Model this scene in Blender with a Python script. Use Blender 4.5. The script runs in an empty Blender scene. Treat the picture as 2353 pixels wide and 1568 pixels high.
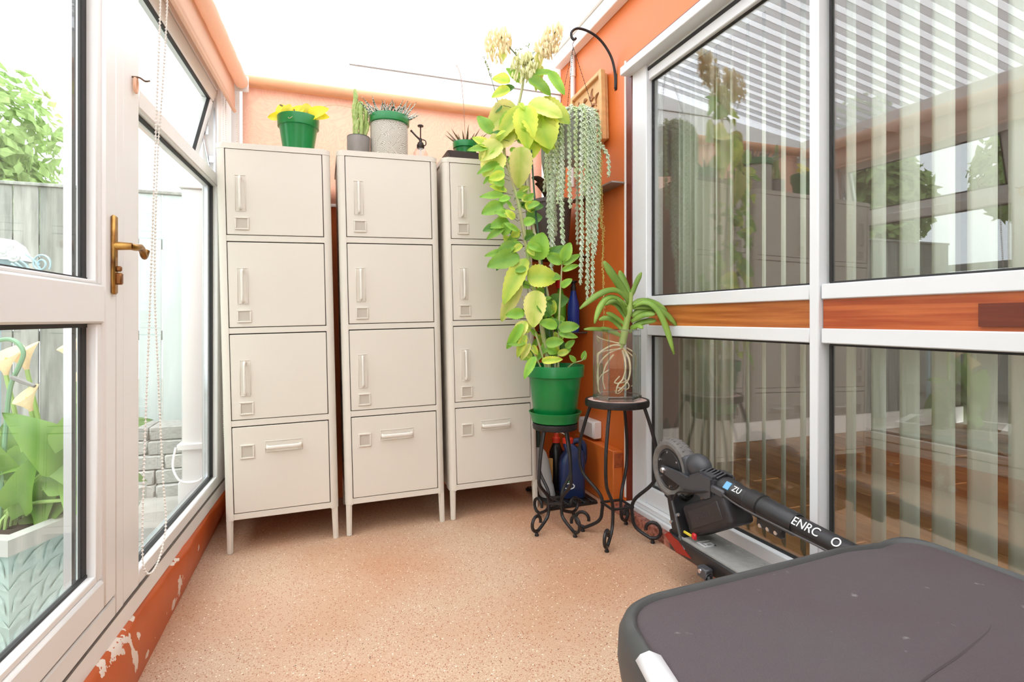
import bpy, bmesh, math, random
from mathutils import Vector, Matrix, Euler
random.seed(7)
PI = math.pi
C = bpy.context.scene.collection
sc = bpy.context.scene

# ------------------------------------------------------------------ camera, sky, exposure
cam_d = bpy.data.cameras.new('camera')
cam = bpy.data.objects.new('camera', cam_d)
C.objects.link(cam)
YAW = math.radians(19.1)
cam.location = (0, 0, .971)
cam.rotation_euler = (PI / 2, 0, -YAW)
cam_d.sensor_width = 36
cam_d.lens = 1260 * 36 / 2353
cam_d.shift_y = -49 / 2353
cam_d.clip_start = .02
sc.camera = cam

world = bpy.data.worlds.new('overcast_sky')
sc.world = world
world.use_nodes = True
wn = world.node_tree
wn.nodes.clear()
w_out = wn.nodes.new('ShaderNodeOutputWorld')
w_bg = wn.nodes.new('ShaderNodeBackground')
w_bg.inputs['Color'].default_value = (.945, .98, 1.045, 1)
w_bg.inputs['Strength'].default_value = 2.6
wn.links.new(w_bg.outputs[0], w_out.inputs[0])
sun_d = bpy.data.lights.new('sun', 'SUN')
sun_d.energy = 1.2
sun_d.angle = math.radians(60)
sun_d.color = (1, .98, .95)
sun = bpy.data.objects.new('sun', sun_d)
sun.rotation_euler = (math.radians(18), math.radians(-22), 0)
C.objects.link(sun)
sc.view_settings.view_transform = 'Standard'
sc.view_settings.look = 'None'
sc.view_settings.gamma = 1
sc.view_settings.use_curve_mapping = False
sc.view_settings.exposure = 0.68
sc.cycles.transparent_max_bounces = 32
sc.cycles.max_bounces = 12
sc.cycles.sample_clamp_indirect = 6

# ------------------------------------------------------------------ helpers
SL = .031                                   # the floor falls away from the house
def fz(x): return SL * x
def S(r, g, b):
    def f(c):
        c /= 255
        return c / 12.92 if c <= .04045 else ((c + .055) / 1.055) ** 2.4
    return (f(r), f(g), f(b), 1)
MATS = {}
def M(name, col, rough=.5, metal=0, var=0, vscale=8, bump=0, bscale=60, spec=.5, coat=0, col2=None, detail=3, stretch=None):
    if name in MATS: return MATS[name]
    m = bpy.data.materials.new(name); m.use_nodes = True
    nt = m.node_tree; b = nt.nodes['Principled BSDF']
    b.inputs['Base Color'].default_value = col
    b.inputs['Roughness'].default_value = rough
    b.inputs['Metallic'].default_value = metal
    b.inputs['Specular IOR Level'].default_value = spec
    b.inputs['Coat Weight'].default_value = coat
    tc = nt.nodes.new('ShaderNodeTexCoord')
    src = tc.outputs['Object']
    if stretch:
        mp = nt.nodes.new('ShaderNodeMapping'); mp.inputs['Scale'].default_value = stretch
        nt.links.new(src, mp.inputs[0]); src = mp.outputs[0]
    if var:
        n = nt.nodes.new('ShaderNodeTexNoise'); n.inputs['Scale'].default_value = vscale; n.inputs['Detail'].default_value = detail
        nt.links.new(src, n.inputs['Vector'])
        mx = nt.nodes.new('ShaderNodeMix'); mx.data_type = 'RGBA'
        c2 = col2 or tuple(c * (1 - var) for c in col[:3]) + (1,)
        mx.inputs[6].default_value = col; mx.inputs[7].default_value = c2
        rp = nt.nodes.new('ShaderNodeMapRange'); rp.inputs[1].default_value = .35; rp.inputs[2].default_value = .68
        nt.links.new(n.outputs['Fac'], rp.inputs[0]); nt.links.new(rp.outputs[0], mx.inputs[0])
        nt.links.new(mx.outputs[2], b.inputs['Base Color'])
    if bump:
        n2 = nt.nodes.new('ShaderNodeTexNoise'); n2.inputs['Scale'].default_value = bscale; n2.inputs['Detail'].default_value = 4
        nt.links.new(src, n2.inputs['Vector'])
        bp = nt.nodes.new('ShaderNodeBump'); bp.inputs['Strength'].default_value = bump; bp.inputs['Distance'].default_value = .004
        nt.links.new(n2.outputs['Fac'], bp.inputs['Height']); nt.links.new(bp.outputs[0], b.inputs['Normal'])
    MATS[name] = m
    return m
def glass_mat(name, tint=(.93, .97, .95, 1), ior=1.5, boost=1.0):
    if name in MATS: return MATS[name]
    m = bpy.data.materials.new(name); m.use_nodes = True
    nt = m.node_tree; nt.nodes.clear()
    o = nt.nodes.new('ShaderNodeOutputMaterial'); mx = nt.nodes.new('ShaderNodeMixShader')
    t = nt.nodes.new('ShaderNodeBsdfTransparent'); t.inputs[0].default_value = tint
    g = nt.nodes.new('ShaderNodeBsdfGlossy'); g.inputs['Roughness'].default_value = 0.0
    fr = nt.nodes.new('ShaderNodeFresnel')
    ge = nt.nodes.new('ShaderNodeNewGeometry'); im = nt.nodes.new('ShaderNodeMix')      # both faces of the pane reflect alike
    im.inputs[2].default_value = ior; im.inputs[3].default_value = 1 / ior
    nt.links.new(ge.outputs['Backfacing'], im.inputs[0]); nt.links.new(im.outputs[0], fr.inputs['IOR'])
    mu = nt.nodes.new('ShaderNodeMath'); mu.operation = 'MULTIPLY'; mu.inputs[1].default_value = boost; mu.use_clamp = True
    nt.links.new(fr.outputs[0], mu.inputs[0]); nt.links.new(mu.outputs[0], mx.inputs[0])
    nt.links.new(t.outputs[0], mx.inputs[1]); nt.links.new(g.outputs[0], mx.inputs[2]); nt.links.new(mx.outputs[0], o.inputs[0])
    MATS[name] = m
    return m
def sheet_mat(name, col, trans, transp, rough=.6, var=0, vscale=3):
    """diffuse + translucent (+ see-through) sheet: fabric, polycarbonate, leaves"""
    if name in MATS: return MATS[name]
    m = bpy.data.materials.new(name); m.use_nodes = True
    nt = m.node_tree; nt.nodes.clear()
    o = nt.nodes.new('ShaderNodeOutputMaterial')
    d = nt.nodes.new('ShaderNodeBsdfDiffuse'); t = nt.nodes.new('ShaderNodeBsdfTranslucent')
    d.inputs[0].default_value = col; t.inputs[0].default_value = col
    if var:
        tc = nt.nodes.new('ShaderNodeTexCoord'); n = nt.nodes.new('ShaderNodeTexNoise')
        n.inputs['Scale'].default_value = vscale; n.inputs['Distortion'].default_value = 2.5; n.inputs['Detail'].default_value = 2
        nt.links.new(tc.outputs['Object'], n.inputs['Vector'])
        wv = nt.nodes.new('ShaderNodeMath'); wv.operation = 'PINGPONG'; wv.inputs[1].default_value = .04
        nt.links.new(n.outputs['Fac'], wv.inputs[0])
        rp = nt.nodes.new('ShaderNodeMapRange'); rp.inputs[2].default_value = .04
        nt.links.new(wv.outputs[0], rp.inputs[0])
        mx = nt.nodes.new('ShaderNodeMix'); mx.data_type = 'RGBA'
        mx.inputs[6].default_value = col; mx.inputs[7].default_value = tuple(min(1, c * (1 + var)) for c in col[:3]) + (1,)
        nt.links.new(rp.outputs[0], mx.inputs[0])
        nt.links.new(mx.outputs[2], d.inputs[0]); nt.links.new(mx.outputs[2], t.inputs[0])
    m1 = nt.nodes.new('ShaderNodeMixShader'); m1.inputs[0].default_value = trans
    nt.links.new(d.outputs[0], m1.inputs[1]); nt.links.new(t.outputs[0], m1.inputs[2])
    last = m1
    if transp:
        tr = nt.nodes.new('ShaderNodeBsdfTransparent'); m2 = nt.nodes.new('ShaderNodeMixShader'); m2.inputs[0].default_value = transp
        nt.links.new(m1.outputs[0], m2.inputs[1]); nt.links.new(tr.outputs[0], m2.inputs[2]); last = m2
    nt.links.new(last.outputs[0], o.inputs[0])
    MATS[name] = m
    return m

OFF = {}
def tag(o, label=None, cat=None, group=None, kind=None):
    if label: o['label'] = label
    if cat: o['category'] = cat
    if group: o['group'] = group
    if kind: o['kind'] = kind
    return o
def thing(name, label, cat, loc=(0, 0, 0), group=None, kind=None, parent=None):
    o = bpy.data.objects.new(name, None); C.objects.link(o)
    o.location = loc; o.empty_display_size = .05
    OFF[o.name] = Vector(loc)
    tag(o, label, cat, group, kind)
    return o
def rotz(a): return Matrix.Rotation(a, 3, 'Z')
class MB:
    def __init__(s): s.bm = bmesh.new()
    def box(s, c, d, rot=None, bev=0, seg=1):
        r = bmesh.ops.create_cube(s.bm, size=1)
        vs = r['verts']
        for v in vs:
            v.co = Vector((v.co.x * d[0], v.co.y * d[1], v.co.z * d[2]))
        if bev:
            es = list({e for v in vs for e in v.link_edges})
            rb = bmesh.ops.bevel(s.bm, geom=es, offset=bev, segments=seg, affect='EDGES', profile=.5)
            vs = list({v for v in rb['verts']} | {v for v in vs if v.is_valid})
        for v in vs:
            co = v.co
            if rot is not None: co = rot @ co
            v.co = co + Vector(c)
        return s
    def span(s, a, b, bev=0, seg=1):
        a, b = Vector(a), Vector(b)
        return s.box((a + b) / 2, tuple(abs(x) for x in (b - a)), None, bev, seg)
    def tube(s, pts, r, seg=8, cap=True, closed=False, flat=None, up=None):
        pts = [Vector(p) for p in pts]; n = len(pts)
        rs = r if isinstance(r, (list, tuple)) else [r] * n
        rings = []; nrm = None
        for i, p in enumerate(pts):
            if closed: t = pts[(i + 1) % n] - pts[i - 1]
            else: t = pts[min(i + 1, n - 1)] - pts[max(i - 1, 0)]
            if t.length < 1e-9: t = Vector((0, 0, 1))
            t.normalize()
            if nrm is None:
                a = Vector(up) if up else (Vector((0, 0, 1)) if abs(t.z) < .9 else Vector((1, 0, 0)))
                nrm = (a - t * a.dot(t)).normalized()
            else:
                nrm = nrm - t * nrm.dot(t)
                nrm = nrm.normalized() if nrm.length > 1e-6 else t.orthogonal().normalized()
            bi = t.cross(nrm)
            ring = []
            for k in range(seg):
                a = 2 * PI * k / seg + (PI / seg if seg == 4 else 0)
                fx = flat or 1
                ring.append(s.bm.verts.new(p + (nrm * math.cos(a) + bi * math.sin(a) * fx) * rs[i]))
            rings.append(ring)
        m = n if closed else n - 1
        for i in range(m):
            A, B = rings[i], rings[(i + 1) % n]
            for k in range(seg):
                s.bm.faces.new((A[k], A[(k + 1) % seg], B[(k + 1) % seg], B[k]))
        if cap and not closed:
            s.bm.faces.new(rings[0][::-1]); s.bm.faces.new(rings[-1])
        return s
    def lathe(s, prof, c=(0, 0, 0), seg=24, axis=None, sx=1, sy=1):
        c = Vector(c); rings = []
        R = Vector((0, 0, 1)).rotation_difference(Vector(axis)).to_matrix() if axis else Matrix.Identity(3)
        for r, z in prof:
            if r < 1e-6: rings.append([s.bm.verts.new(c + R @ Vector((0, 0, z)))])
            else: rings.append([s.bm.verts.new(c + R @ Vector((r * sx * math.cos(2 * PI * k / seg), r * sy * math.sin(2 * PI * k / seg), z))) for k in range(seg)])
        for A, B in zip(rings, rings[1:]):
            for k in range(seg):
                k2 = (k + 1) % seg
                if len(A) == 1 and len(B) == 1: continue
                if len(A) == 1: s.bm.faces.new((A[0], B[k2], B[k]))
                elif len(B) == 1: s.bm.faces.new((A[k], A[k2], B[0]))
                else: s.bm.faces.new((A[k], A[k2], B[k2], B[k]))
        return s
    def ball(s, c, r, seg=10, sc_=(1, 1, 1)):
        n = max(4, seg // 2 + 1)
        return s.lathe([(max(0, r * math.sin(PI * i / n)), -r * math.cos(PI * i / n) * sc_[2]) for i in range(n + 1)], c, seg, None, sc_[0], sc_[1])
    def octa(s, c, ax, l, w, up=None):
        c = Vector(c); ax = Vector(ax).normalized(); b = ax.orthogonal().normalized(); d = ax.cross(b)
        v = [s.bm.verts.new(c - ax * l * .5), s.bm.verts.new(c + ax * l * .5)]
        e = [s.bm.verts.new(c + ax * l * .08 + q * w * .5) for q in (b, d, -b, -d)]
        for k in range(4):
            s.bm.faces.new((v[0], e[(k + 1) % 4], e[k])); s.bm.faces.new((v[1], e[k], e[(k + 1) % 4]))
        return s
    def prism(s, poly, d):
        """poly: list of 3D points, d: extrusion vector"""
        d = Vector(d); a = [s.bm.verts.new(Vector(p)) for p in poly]; b = [s.bm.verts.new(Vector(p) + d) for p in poly]
        s.bm.faces.new(a[::-1]); s.bm.faces.new(b); n = len(a)
        for k in range(n): s.bm.faces.new((a[k], a[(k + 1) % n], b[(k + 1) % n], b[k]))
        return s
    def face(s, pts):
        s.bm.faces.new([s.bm.verts.new(Vector(p)) for p in pts]); return s
    def grid(s, f, nu, nv):
        g = [[s.bm.verts.new(Vector(f(i / nu, j / nv))) for j in range(nv + 1)] for i in range(nu + 1)]
        for i in range(nu):
            for j in range(nv): s.bm.faces.new((g[i][j], g[i + 1][j], g[i + 1][j + 1], g[i][j + 1]))
        return s
    def mesh(s, name, mat, smooth=True, angle=40):
        bmesh.ops.recalc_face_normals(s.bm, faces=s.bm.faces[:])
        me = bpy.data.meshes.new(name); s.bm.to_mesh(me); s.bm.free()
        if mat: me.materials.append(mat)
        if smooth:
            for p in me.polygons: p.use_smooth = True
            me.set_sharp_from_angle(angle=math.radians(angle))
        return me
    def build(s, name, mat, parent=None, loc=None, smooth=True, angle=40, solid=0):
        off = Vector(loc) if loc is not None else (OFF[parent.name] if parent else Vector((0, 0, 0)))
        for v in s.bm.verts: v.co -= off
        o = bpy.data.objects.new(name, s.mesh(name, mat, smooth, angle)); C.objects.link(o)
        if parent is not None:
            o.parent = parent; OFF[o.name] = OFF[parent.name]
        else:
            o.location = off; OFF[o.name] = off
        if solid:
            md = o.modifiers.new('thickness', 'SOLIDIFY'); md.thickness = solid; md.offset = 0
        return o
def struct(o): o['kind'] = 'structure'; return o
def linkmesh(name, me, parent, mtx=None):
    o = bpy.data.objects.new(name, me); C.objects.link(o); o.parent = parent
    OFF[o.name] = OFF[parent.name]
    if mtx is not None: o.matrix_local = mtx
    return o
def copy_tree(o, parent=None):
    c = o.copy(); C.objects.link(c); c.parent = parent
    for ch in o.children: copy_tree(ch, c)
    return c
def bez(p, n=10):
    p = [Vector(q) for q in p]; out = []
    for i in range(n + 1):
        t = i / n; q = p[:]
        while len(q) > 1: q = [a.lerp(b, t) for a, b in zip(q, q[1:])]
        out.append(q[0])
    return out
def catmull(p, n=6, closed=False):
    p = [Vector(q) for q in p]; out = []; N = len(p)
    for i in range(N if closed else N - 1):
        if closed: a, b, c, d = p[i - 1], p[i], p[(i + 1) % N], p[(i + 2) % N]
        else: a, b, c, d = p[max(i - 1, 0)], p[i], p[i + 1], p[min(i + 2, N - 1)]
        for k in range(n):
            t = k / n
            out.append(.5 * ((2 * b) + (c - a) * t + (2 * a - 5 * b + 4 * c - d) * t * t + (3 * b - a - 3 * c + d) * t ** 3))
    if not closed: out.append(p[-1])
    return out
# directions of the room seen from the standing point: R to the right, F into depth
R_ = Vector((math.cos(YAW), -math.sin(YAW), 0)); F_ = Vector((math.sin(YAW), math.cos(YAW), 0)); U_ = Vector((0, 0, 1))
def text_mesh(txt, size, mat, name, depth=.0006, shear=0):
    cu = bpy.data.curves.new(name, 'FONT'); cu.body = txt; cu.size = size; cu.extrude = depth; cu.align_x = 'CENTER'; cu.align_y = 'CENTER'; cu.shear = shear
    o = bpy.data.objects.new(name, cu); C.objects.link(o)
    bpy.context.view_layer.update()
    me = bpy.data.meshes.new_from_object(o.evaluated_get(bpy.context.evaluated_depsgraph_get()))
    bpy.data.objects.remove(o); me.name = name; me.materials.clear(); me.materials.append(mat)
    return me

# ------------------------------------------------------------------ materials
upvc = M('white_upvc', S(243, 241, 238), .32, var=.04, vscale=3)
upvc_out = M('white_upvc_outside', S(238, 238, 236), .35)
alu = M('white_aluminium', S(226, 227, 228), .34, var=.03, vscale=4)
gasket = M('black_gasket', S(38, 36, 36), .6)
pane_l = glass_mat('clear_glass', (.955, .98, .97, 1), 1.45, .8)
pane_r = glass_mat('patio_glass', (.95, .965, .955, 1), 1.5, 2.4)
orange = M('orange_paint', S(222, 116, 48), .42, var=.12, vscale=1.5, bump=.15, bscale=30)
brown_paint = M('red_brown_gloss_paint', S(112, 48, 36), .3, var=.25, vscale=14, bump=.2, bscale=40)
peach_fabric = sheet_mat('peach_blind_fabric', S(250, 214, 196), .5, 0, var=.12, vscale=5)
orange_fabric = sheet_mat('orange_blind_fabric', S(252, 220, 198), .38, 0, var=.06, vscale=20)
poly = sheet_mat('polycarbonate', (.92, .92, .92, 1), .85, .6)
poly_rib = sheet_mat('polycarbonate_rib', (.72, .72, .72, 1), .9, .08)
white_panel = sheet_mat('white_gable_panel', (.88, .87, .85, 1), .7, .1)
cream = M('locker_cream', S(216, 208, 195), .38, bump=.04, bscale=500)
painted_gap_shade = M('painted_gap_shade', S(40, 34, 30), .8)
beige_line = M('grey_beige', S(190, 180, 165), .5)
green_pl = M('green_plastic', S(16, 122, 58), .28, var=.12, vscale=4)
soil = M('potting_soil', S(58, 40, 28), .95, var=.5, vscale=60, bump=1, bscale=120)
iron = M('black_wrought_iron', S(44, 40, 40), .42, metal=.35, var=.3, vscale=40, bump=.3, bscale=80)
black_pl = M('black_plastic', S(30, 29, 31), .42, bump=.1, bscale=300)
white_pl = M('white_plastic', S(235, 232, 228), .35)
brass = M('worn_brass', S(190, 146, 78), .3, metal=.9, var=.5, vscale=25, col2=S(120, 78, 40))
chrome = M('bright_steel', S(205, 205, 208), .22, metal=.95)
bead = M('white_beads', S(240, 236, 228), .4)

def floor_mat():
    m = bpy.data.materials.new('speckled_safety_vinyl'); m.use_nodes = True; nt = m.node_tree; b = nt.nodes['Principled BSDF']
    tc = nt.nodes.new('ShaderNodeTexCoord')
    def noise(s, d=3):
        n = nt.nodes.new('ShaderNodeTexNoise'); n.inputs['Scale'].default_value = s; n.inputs['Detail'].default_value = d
        nt.links.new(tc.outputs['Object'], n.inputs['Vector']); return n.outputs['Fac']
    def mix(f, a, c):
        x = nt.nodes.new('ShaderNodeMix'); x.data_type = 'RGBA'
        if hasattr(f, 'links'): nt.links.new(f, x.inputs[0])
        for i, q in ((6, a), (7, c)):
            if hasattr(q, 'links'): nt.links.new(q, x.inputs[i])
            else: x.inputs[i].default_value = q
        return x.outputs[2]
    def ramp(f, a, c):
        r = nt.nodes.new('ShaderNodeMapRange'); r.inputs[1].default_value = a; r.inputs[2].default_value = c
        nt.links.new(f, r.inputs[0]); return r.outputs[0]
    def spots(scale, size, keep):
        v = nt.nodes.new('ShaderNodeTexVoronoi'); v.inputs['Scale'].default_value = scale
        nt.links.new(tc.outputs['Object'], v.inputs['Vector'])
        a = nt.nodes.new('ShaderNodeMath'); a.operation = 'LESS_THAN'; a.inputs[1].default_value = size
        nt.links.new(v.outputs['Distance'], a.inputs[0])
        sp = nt.nodes.new('ShaderNodeSeparateColor'); nt.links.new(v.outputs['Color'], sp.inputs[0])
        k = nt.nodes.new('ShaderNodeMath'); k.operation = 'LESS_THAN'; k.inputs[1].default_value = keep
        nt.links.new(sp.outputs[0], k.inputs[0])
        x = nt.nodes.new('ShaderNodeMath'); x.operation = 'MULTIPLY'
        nt.links.new(a.outputs[0], x.inputs[0]); nt.links.new(k.outputs[0], x.inputs[1]); return x.outputs[0]
    c = mix(ramp(noise(260, 2), .35, .65), S(180, 140, 112), S(206, 180, 154))
    c2 = mix(ramp(noise(320, 2), .35, .65), S(176, 124, 92), S(198, 158, 128))
    c = mix(ramp(noise(1.3, 2), .4, .62), c, c2)
    c = mix(spots(170, .35, .22), c, S(150, 86, 58))
    c = mix(spots(120, .26, .09), c, S(240, 226, 206))
    c = mix(spots(70, .14, .12), c, S(52, 40, 34))
    nt.links.new(c, b.inputs['Base Color']); b.inputs['Roughness'].default_value = .5
    return m

# ------------------------------------------------------------------ floor and walls
WX, BY = 1.41, 3.12                         # house wall, back wall
mb = MB()
def flp(u, v):
    x = -.56 + u * 2.0; y = -1.6 + v * 4.8
    return (x, y, fz(x))
mb.grid(flp, 4, 4)
struct(mb.build('floor', floor_mat(), smooth=False))

# left wall: the glazed side runs 2.7 degrees off the room's axis
LA = math.atan(.047); LR = rotz(-LA)
def lwp(y, off, z): return Vector((-.44 - .047 * (3.08 - y) + off, y, z))
def lbox(mbx, y0, y1, o0, o1, z0, z1, bev=0, seg=1):
    a, b = lwp(y0, 0, z0), lwp(y1, 0, z1)
    c = (a + b) / 2 + Vector(((o0 + o1) / 2, 0, 0))
    return mbx.box(c, (abs(o1 - o0), (y1 - y0) / math.cos(LA), abs(z1 - z0)), LR, bev, seg)

def dwarf_mat():
    m = bpy.data.materials.new('peeling_orange_paint'); m.use_nodes = True; nt = m.node_tree; b = nt.nodes['Principled BSDF']
    tc = nt.nodes.new('ShaderNodeTexCoord')
    n = nt.nodes.new('ShaderNodeTexNoise'); n.inputs['Scale'].default_value = 26; n.inputs['Detail'].default_value = 5
    nt.links.new(tc.outputs['Object'], n.inputs['Vector'])
    acc = None
    for (y, z, sy, sz, off) in ((1.71, .075, .04, .045, 0), (1.77, .10, .025, .03, 0), (2.17, .055, .055, .04, 0), (2.11, .018, .045, .02, 0), (2.45, .07, .012, .02, 0), (2.02, .03, .01, .012, 0), (1.84, .012, .05, .014, 0), (1.62, .135, .1, .03, 0), (1.78, .15, .05, .014, 0), (2.13, .152, .05, .024, 0), (2.6, .165, .03, .008, 0), (1.45, .10, .05, .05, 0)):
        mp = nt.nodes.new('ShaderNodeMapping'); mp.vector_type = 'TEXTURE'
        mp.inputs['Location'].default_value = (-.47, y, z); mp.inputs['Scale'].default_value = (.4, sy, sz)
        nt.links.new(tc.outputs['Object'], mp.inputs[0])
        ln = nt.nodes.new('ShaderNodeVectorMath'); ln.operation = 'LENGTH'; nt.links.new(mp.outputs[0], ln.inputs[0])
        if acc is None: acc = ln.outputs['Value']
        else:
            k = nt.nodes.new('ShaderNodeMath'); k.operation = 'MINIMUM'; nt.links.new(acc, k.inputs[0]); nt.links.new(ln.outputs['Value'], k.inputs[1]); acc = k.outputs[0]
    nn = nt.nodes.new('ShaderNodeMath'); nn.operation = 'MULTIPLY_ADD'; nn.inputs[1].default_value = 3.2; nn.inputs[2].default_value = -1.45
    nt.links.new(n.outputs['Fac'], nn.inputs[0])
    ad = nt.nodes.new('ShaderNodeMath'); ad.operation = 'ADD'; nt.links.new(acc, ad.inputs[0]); nt.links.new(nn.outputs[0], ad.inputs[1])
    lt = nt.nodes.new('ShaderNodeMath'); lt.operation = 'LESS_THAN'; lt.inputs[1].default_value = .72; nt.links.new(ad.outputs[0], lt.inputs[0])
    n2 = nt.nodes.new('ShaderNodeTexNoise'); n2.inputs['Scale'].default_value = 5; nt.links.new(tc.outputs['Object'], n2.inputs['Vector'])
    mx0 = nt.nodes.new('ShaderNodeMix'); mx0.data_type = 'RGBA'; mx0.inputs[6].default_value = S(204, 92, 30); mx0.inputs[7].default_value = S(178, 74, 26); nt.links.new(n2.outputs['Fac'], mx0.inputs[0])
    mx = nt.nodes.new('ShaderNodeMix'); mx.data_type = 'RGBA'; nt.links.new(mx0.outputs[2], mx.inputs[6]); mx.inputs[7].default_value = S(232, 214, 200)
    nt.links.new(lt.outputs[0], mx.inputs[0]); nt.links.new(mx.outputs[2], b.inputs['Base Color'])
    b.inputs['Roughness'].default_value = .38
    bp = nt.nodes.new('ShaderNodeBump'); bp.inputs['Strength'].default_value = .35; bp.inputs['Distance'].default_value = .01
    nt.links.new(n2.outputs['Fac'], bp.inputs['Height']); nt.links.new(bp.outputs[0], b.inputs['Normal'])
    return m
mb = MB()
def dwarf(u, v):
    y = -1.6 + u * (BY + 1.6)
    tp = lwp(y, .012, .16); bx = -.475; bz = fz(bx) - .01
    wob = .006 * math.sin(y * 9) + .004 * math.sin(y * 23)
    if v < .7:
        k = v / .7
        return (bx + (tp.x - bx) * k ** 1.5 + .008 * math.sin(k * PI) + wob * k, y, bz + (.142 - bz) * k)
    k = (v - .7) / .3
    return (tp.x - .09 * k ** 1.3 + wob * (1 - k), y, .142 + .02 * math.sin(k * PI / 2) + wob * .5 * (1 - k))
mb.grid(dwarf, 60, 14)
struct(mb.build('wall_left', dwarf_mat(), angle=70))

# sill under the glazing
mb = MB()
lbox(mb, -1.6, BY, -.10, .004, .148, .203, .003)
struct(mb.build('trim_1', upvc))
mb = MB()
lbox(mb, -1.6, BY, -.002, .0050, .2032, .2052)
struct(mb.build('trim_2', M('dirty_joint', S(104, 92, 82), .8)))

# fixed window with an open top light
w1 = thing('window_1', 'white framed garden window with its small top light propped open', 'window', lwp(1.73, 0, .205), kind='structure')
IO, OO = 0.0, -.065
def lpart(name, mat, par, *boxes, bev=.004):
    m_ = MB()
    for bx in boxes: lbox(m_, *bx, bev)
    return m_.build(name, mat, par)
lpart('frame_post', upvc, w1, (1.728, 1.845, OO, IO, .205, 2.08))
lpart('frame_post', upvc, w1, (2.82, BY, OO, IO, .205, 2.08))
lpart('bottom_rail', upvc, w1, (1.845, 2.82, OO, IO, .206, .25))
lpart('transom', upvc, w1, (1.845, 2.82, OO, IO, 1.582, 1.638))
lpart('head_rail', upvc, w1, (1.845, 2.82, OO, IO, 2.02, 2.08))
lpart('gasket', gasket, w1, (1.838, 2.83, -.034, -.020, .243, .256), (1.838, 2.83, -.034, -.02, 1.576, 1.588), (2.808, 2.822, -.034, -.02, .25, 1.58), bev=0)
lpart('glazing_spacer', chrome, w1, (1.845, 2.81, -.05, -.036, .25, .262), (2.797, 2.81, -.05, -.036, .25, 1.58), bev=0)
lpart('pane', pane_l, w1, (1.845, 2.81, -.030, -.026, .25, 1.582), bev=0)
# the sash, hinged at its head and pushed out at the bottom
sash = thing('window_sash', None, None, lwp(2.33, -.02, 2.02)); sash.parent = w1; sash.location = Vector(sash.location) - OFF[w1.name]
del OFF[sash.name]; OFF[sash.name] = Vector((0, 0, 0))
def spart(name, mat, *bx, bev=.004):
    m_ = MB()
    for (y0, y1, x0, x1, z0, z1) in bx: m_.span((x0, y0, z0), (x1, y1, z1), bev)
    return m_.build(name, mat, sash)
HS = .485
spart('sash_rail', upvc, (-HS, HS, -.03, .02, -.055, 0), bev=.005)
spart('sash_rail', upvc, (-HS, HS, -.03, .02, -.385, -.33), bev=.005)
spart('sash_stile', upvc, (-HS, -HS + .055, -.03, .02, -.33, -.055), bev=.005)
spart('sash_stile', upvc, (HS - .055, HS, -.03, .02, -.33, -.055), bev=.005)
g = HS - .055
spart('sash_gasket', gasket, (-g - .004, g + .004, .004, .016, -.062, -.052), (-g - .004, g + .004, .004, .016, -.333, -.323), (g - .008, g + .006, .004, .016, -.33, -.055), (-g - .006, -g + .008, .004, .016, -.33, -.055), bev=0)
spart('pane', pane_l, (-g, g, -.004, 0, -.33, -.055), bev=0)
sash.rotation_euler = (0, 0, -LA)
sash.rotation_euler = (Matrix.Rotation(-LA, 4, 'Z') @ Matrix.Rotation(math.radians(14), 4, 'Y')).to_euler()
# friction stay of the top light
mb = MB()
p0 = lwp(2.80, -.03, 1.66); p1 = lwp(2.80, -.055, 1.80); p2 = lwp(2.80, -.02, 1.97)
mb.tube([p0, p1, p2], .005, 6); mb.tube([lwp(2.805, -.01, 1.64), lwp(2.805, -.01, 1.98)], .006, 4)
mb.box(lwp(2.80, -.02, 1.70), (.022, .006, .03)); mb.box(lwp(2.80, -.04, 1.83), (.012, .006, .04))
mb.build('window_stay', chrome, w1)

# glazed door beside it
d1 = thing('door_1', 'white half-glazed garden door with a brass lever handle', 'door', lwp(1.2, 0, .205), kind='structure')
lpart('door_frame', upvc, d1, (1.677, 1.728, OO, .002, .205, 2.08))
lpart('door_frame', upvc, d1, (.68, .73, OO, .002, .205, 2.08))
lpart('door_frame', upvc, d1, (.73, 1.677, OO, .002, .205, .255))
lpart('door_frame', upvc, d1, (.73, 1.677, OO, .002, 2.03, 2.08))
lpart('rebate_seal', gasket, d1, (1.667, 1.6785, -.05, -.004, .26, 2.03), (.73, 1.677, -.05, -.004, .252, .262), bev=0)
lpart('stile', upvc, d1, (1.60, 1.668, -.055, .006, .262, 2.025), bev=.006)
lpart('stile', upvc, d1, (.735, .803, -.055, .006, .262, 2.025), bev=.006)
lpart('bottom_rail', upvc, d1, (.803, 1.60, -.055, .006, .262, .335), bev=.006)
lpart('top_rail', upvc, d1, (.803, 1.60, -.055, .006, 1.955, 2.025), bev=.006)
lpart('middle_rail', upvc, d1, (.803, 1.602, -.055, .006, .962, 1.056), bev=.005)
lpart('glazing_bead', upvc, d1, (1.577, 1.602, -.03, -.002, .335, .962), (1.577, 1.602, -.03, -.002, 1.056, 1.955), bev=.003)
lpart('glazing_bead', upvc, d1, (.803, 1.577, -.03, -.002, .335, .352), (.803, 1.577, -.03, -.002, 1.056, 1.066), bev=.003)
lpart('gasket', gasket, d1, (1.556, 1.580, -.033, -.024, .345, .955), (1.556, 1.580, -.033, -.024, 1.06, 1.955), (.803, 1.577, -.033, -.022, .348, .359), (.803, 1.577, -.033, -.022, .952, .964), (.803, 1.577, -.033, -.022, 1.062, 1.072), bev=0)
lpart('glazing_spacer', chrome, d1, (1.535, 1.556, -.052, -.036, .345, .955), (1.535, 1.556, -.052, -.036, 1.06, 1.955), bev=0)
lpart('pane', pane_l, d1, (.803, 1.577, -.030, -.026, .345, .957), bev=0)
lpart('pane', pane_l, d1, (.803, 1.577, -.030, -.026, 1.066, 1.955), bev=0)
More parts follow.
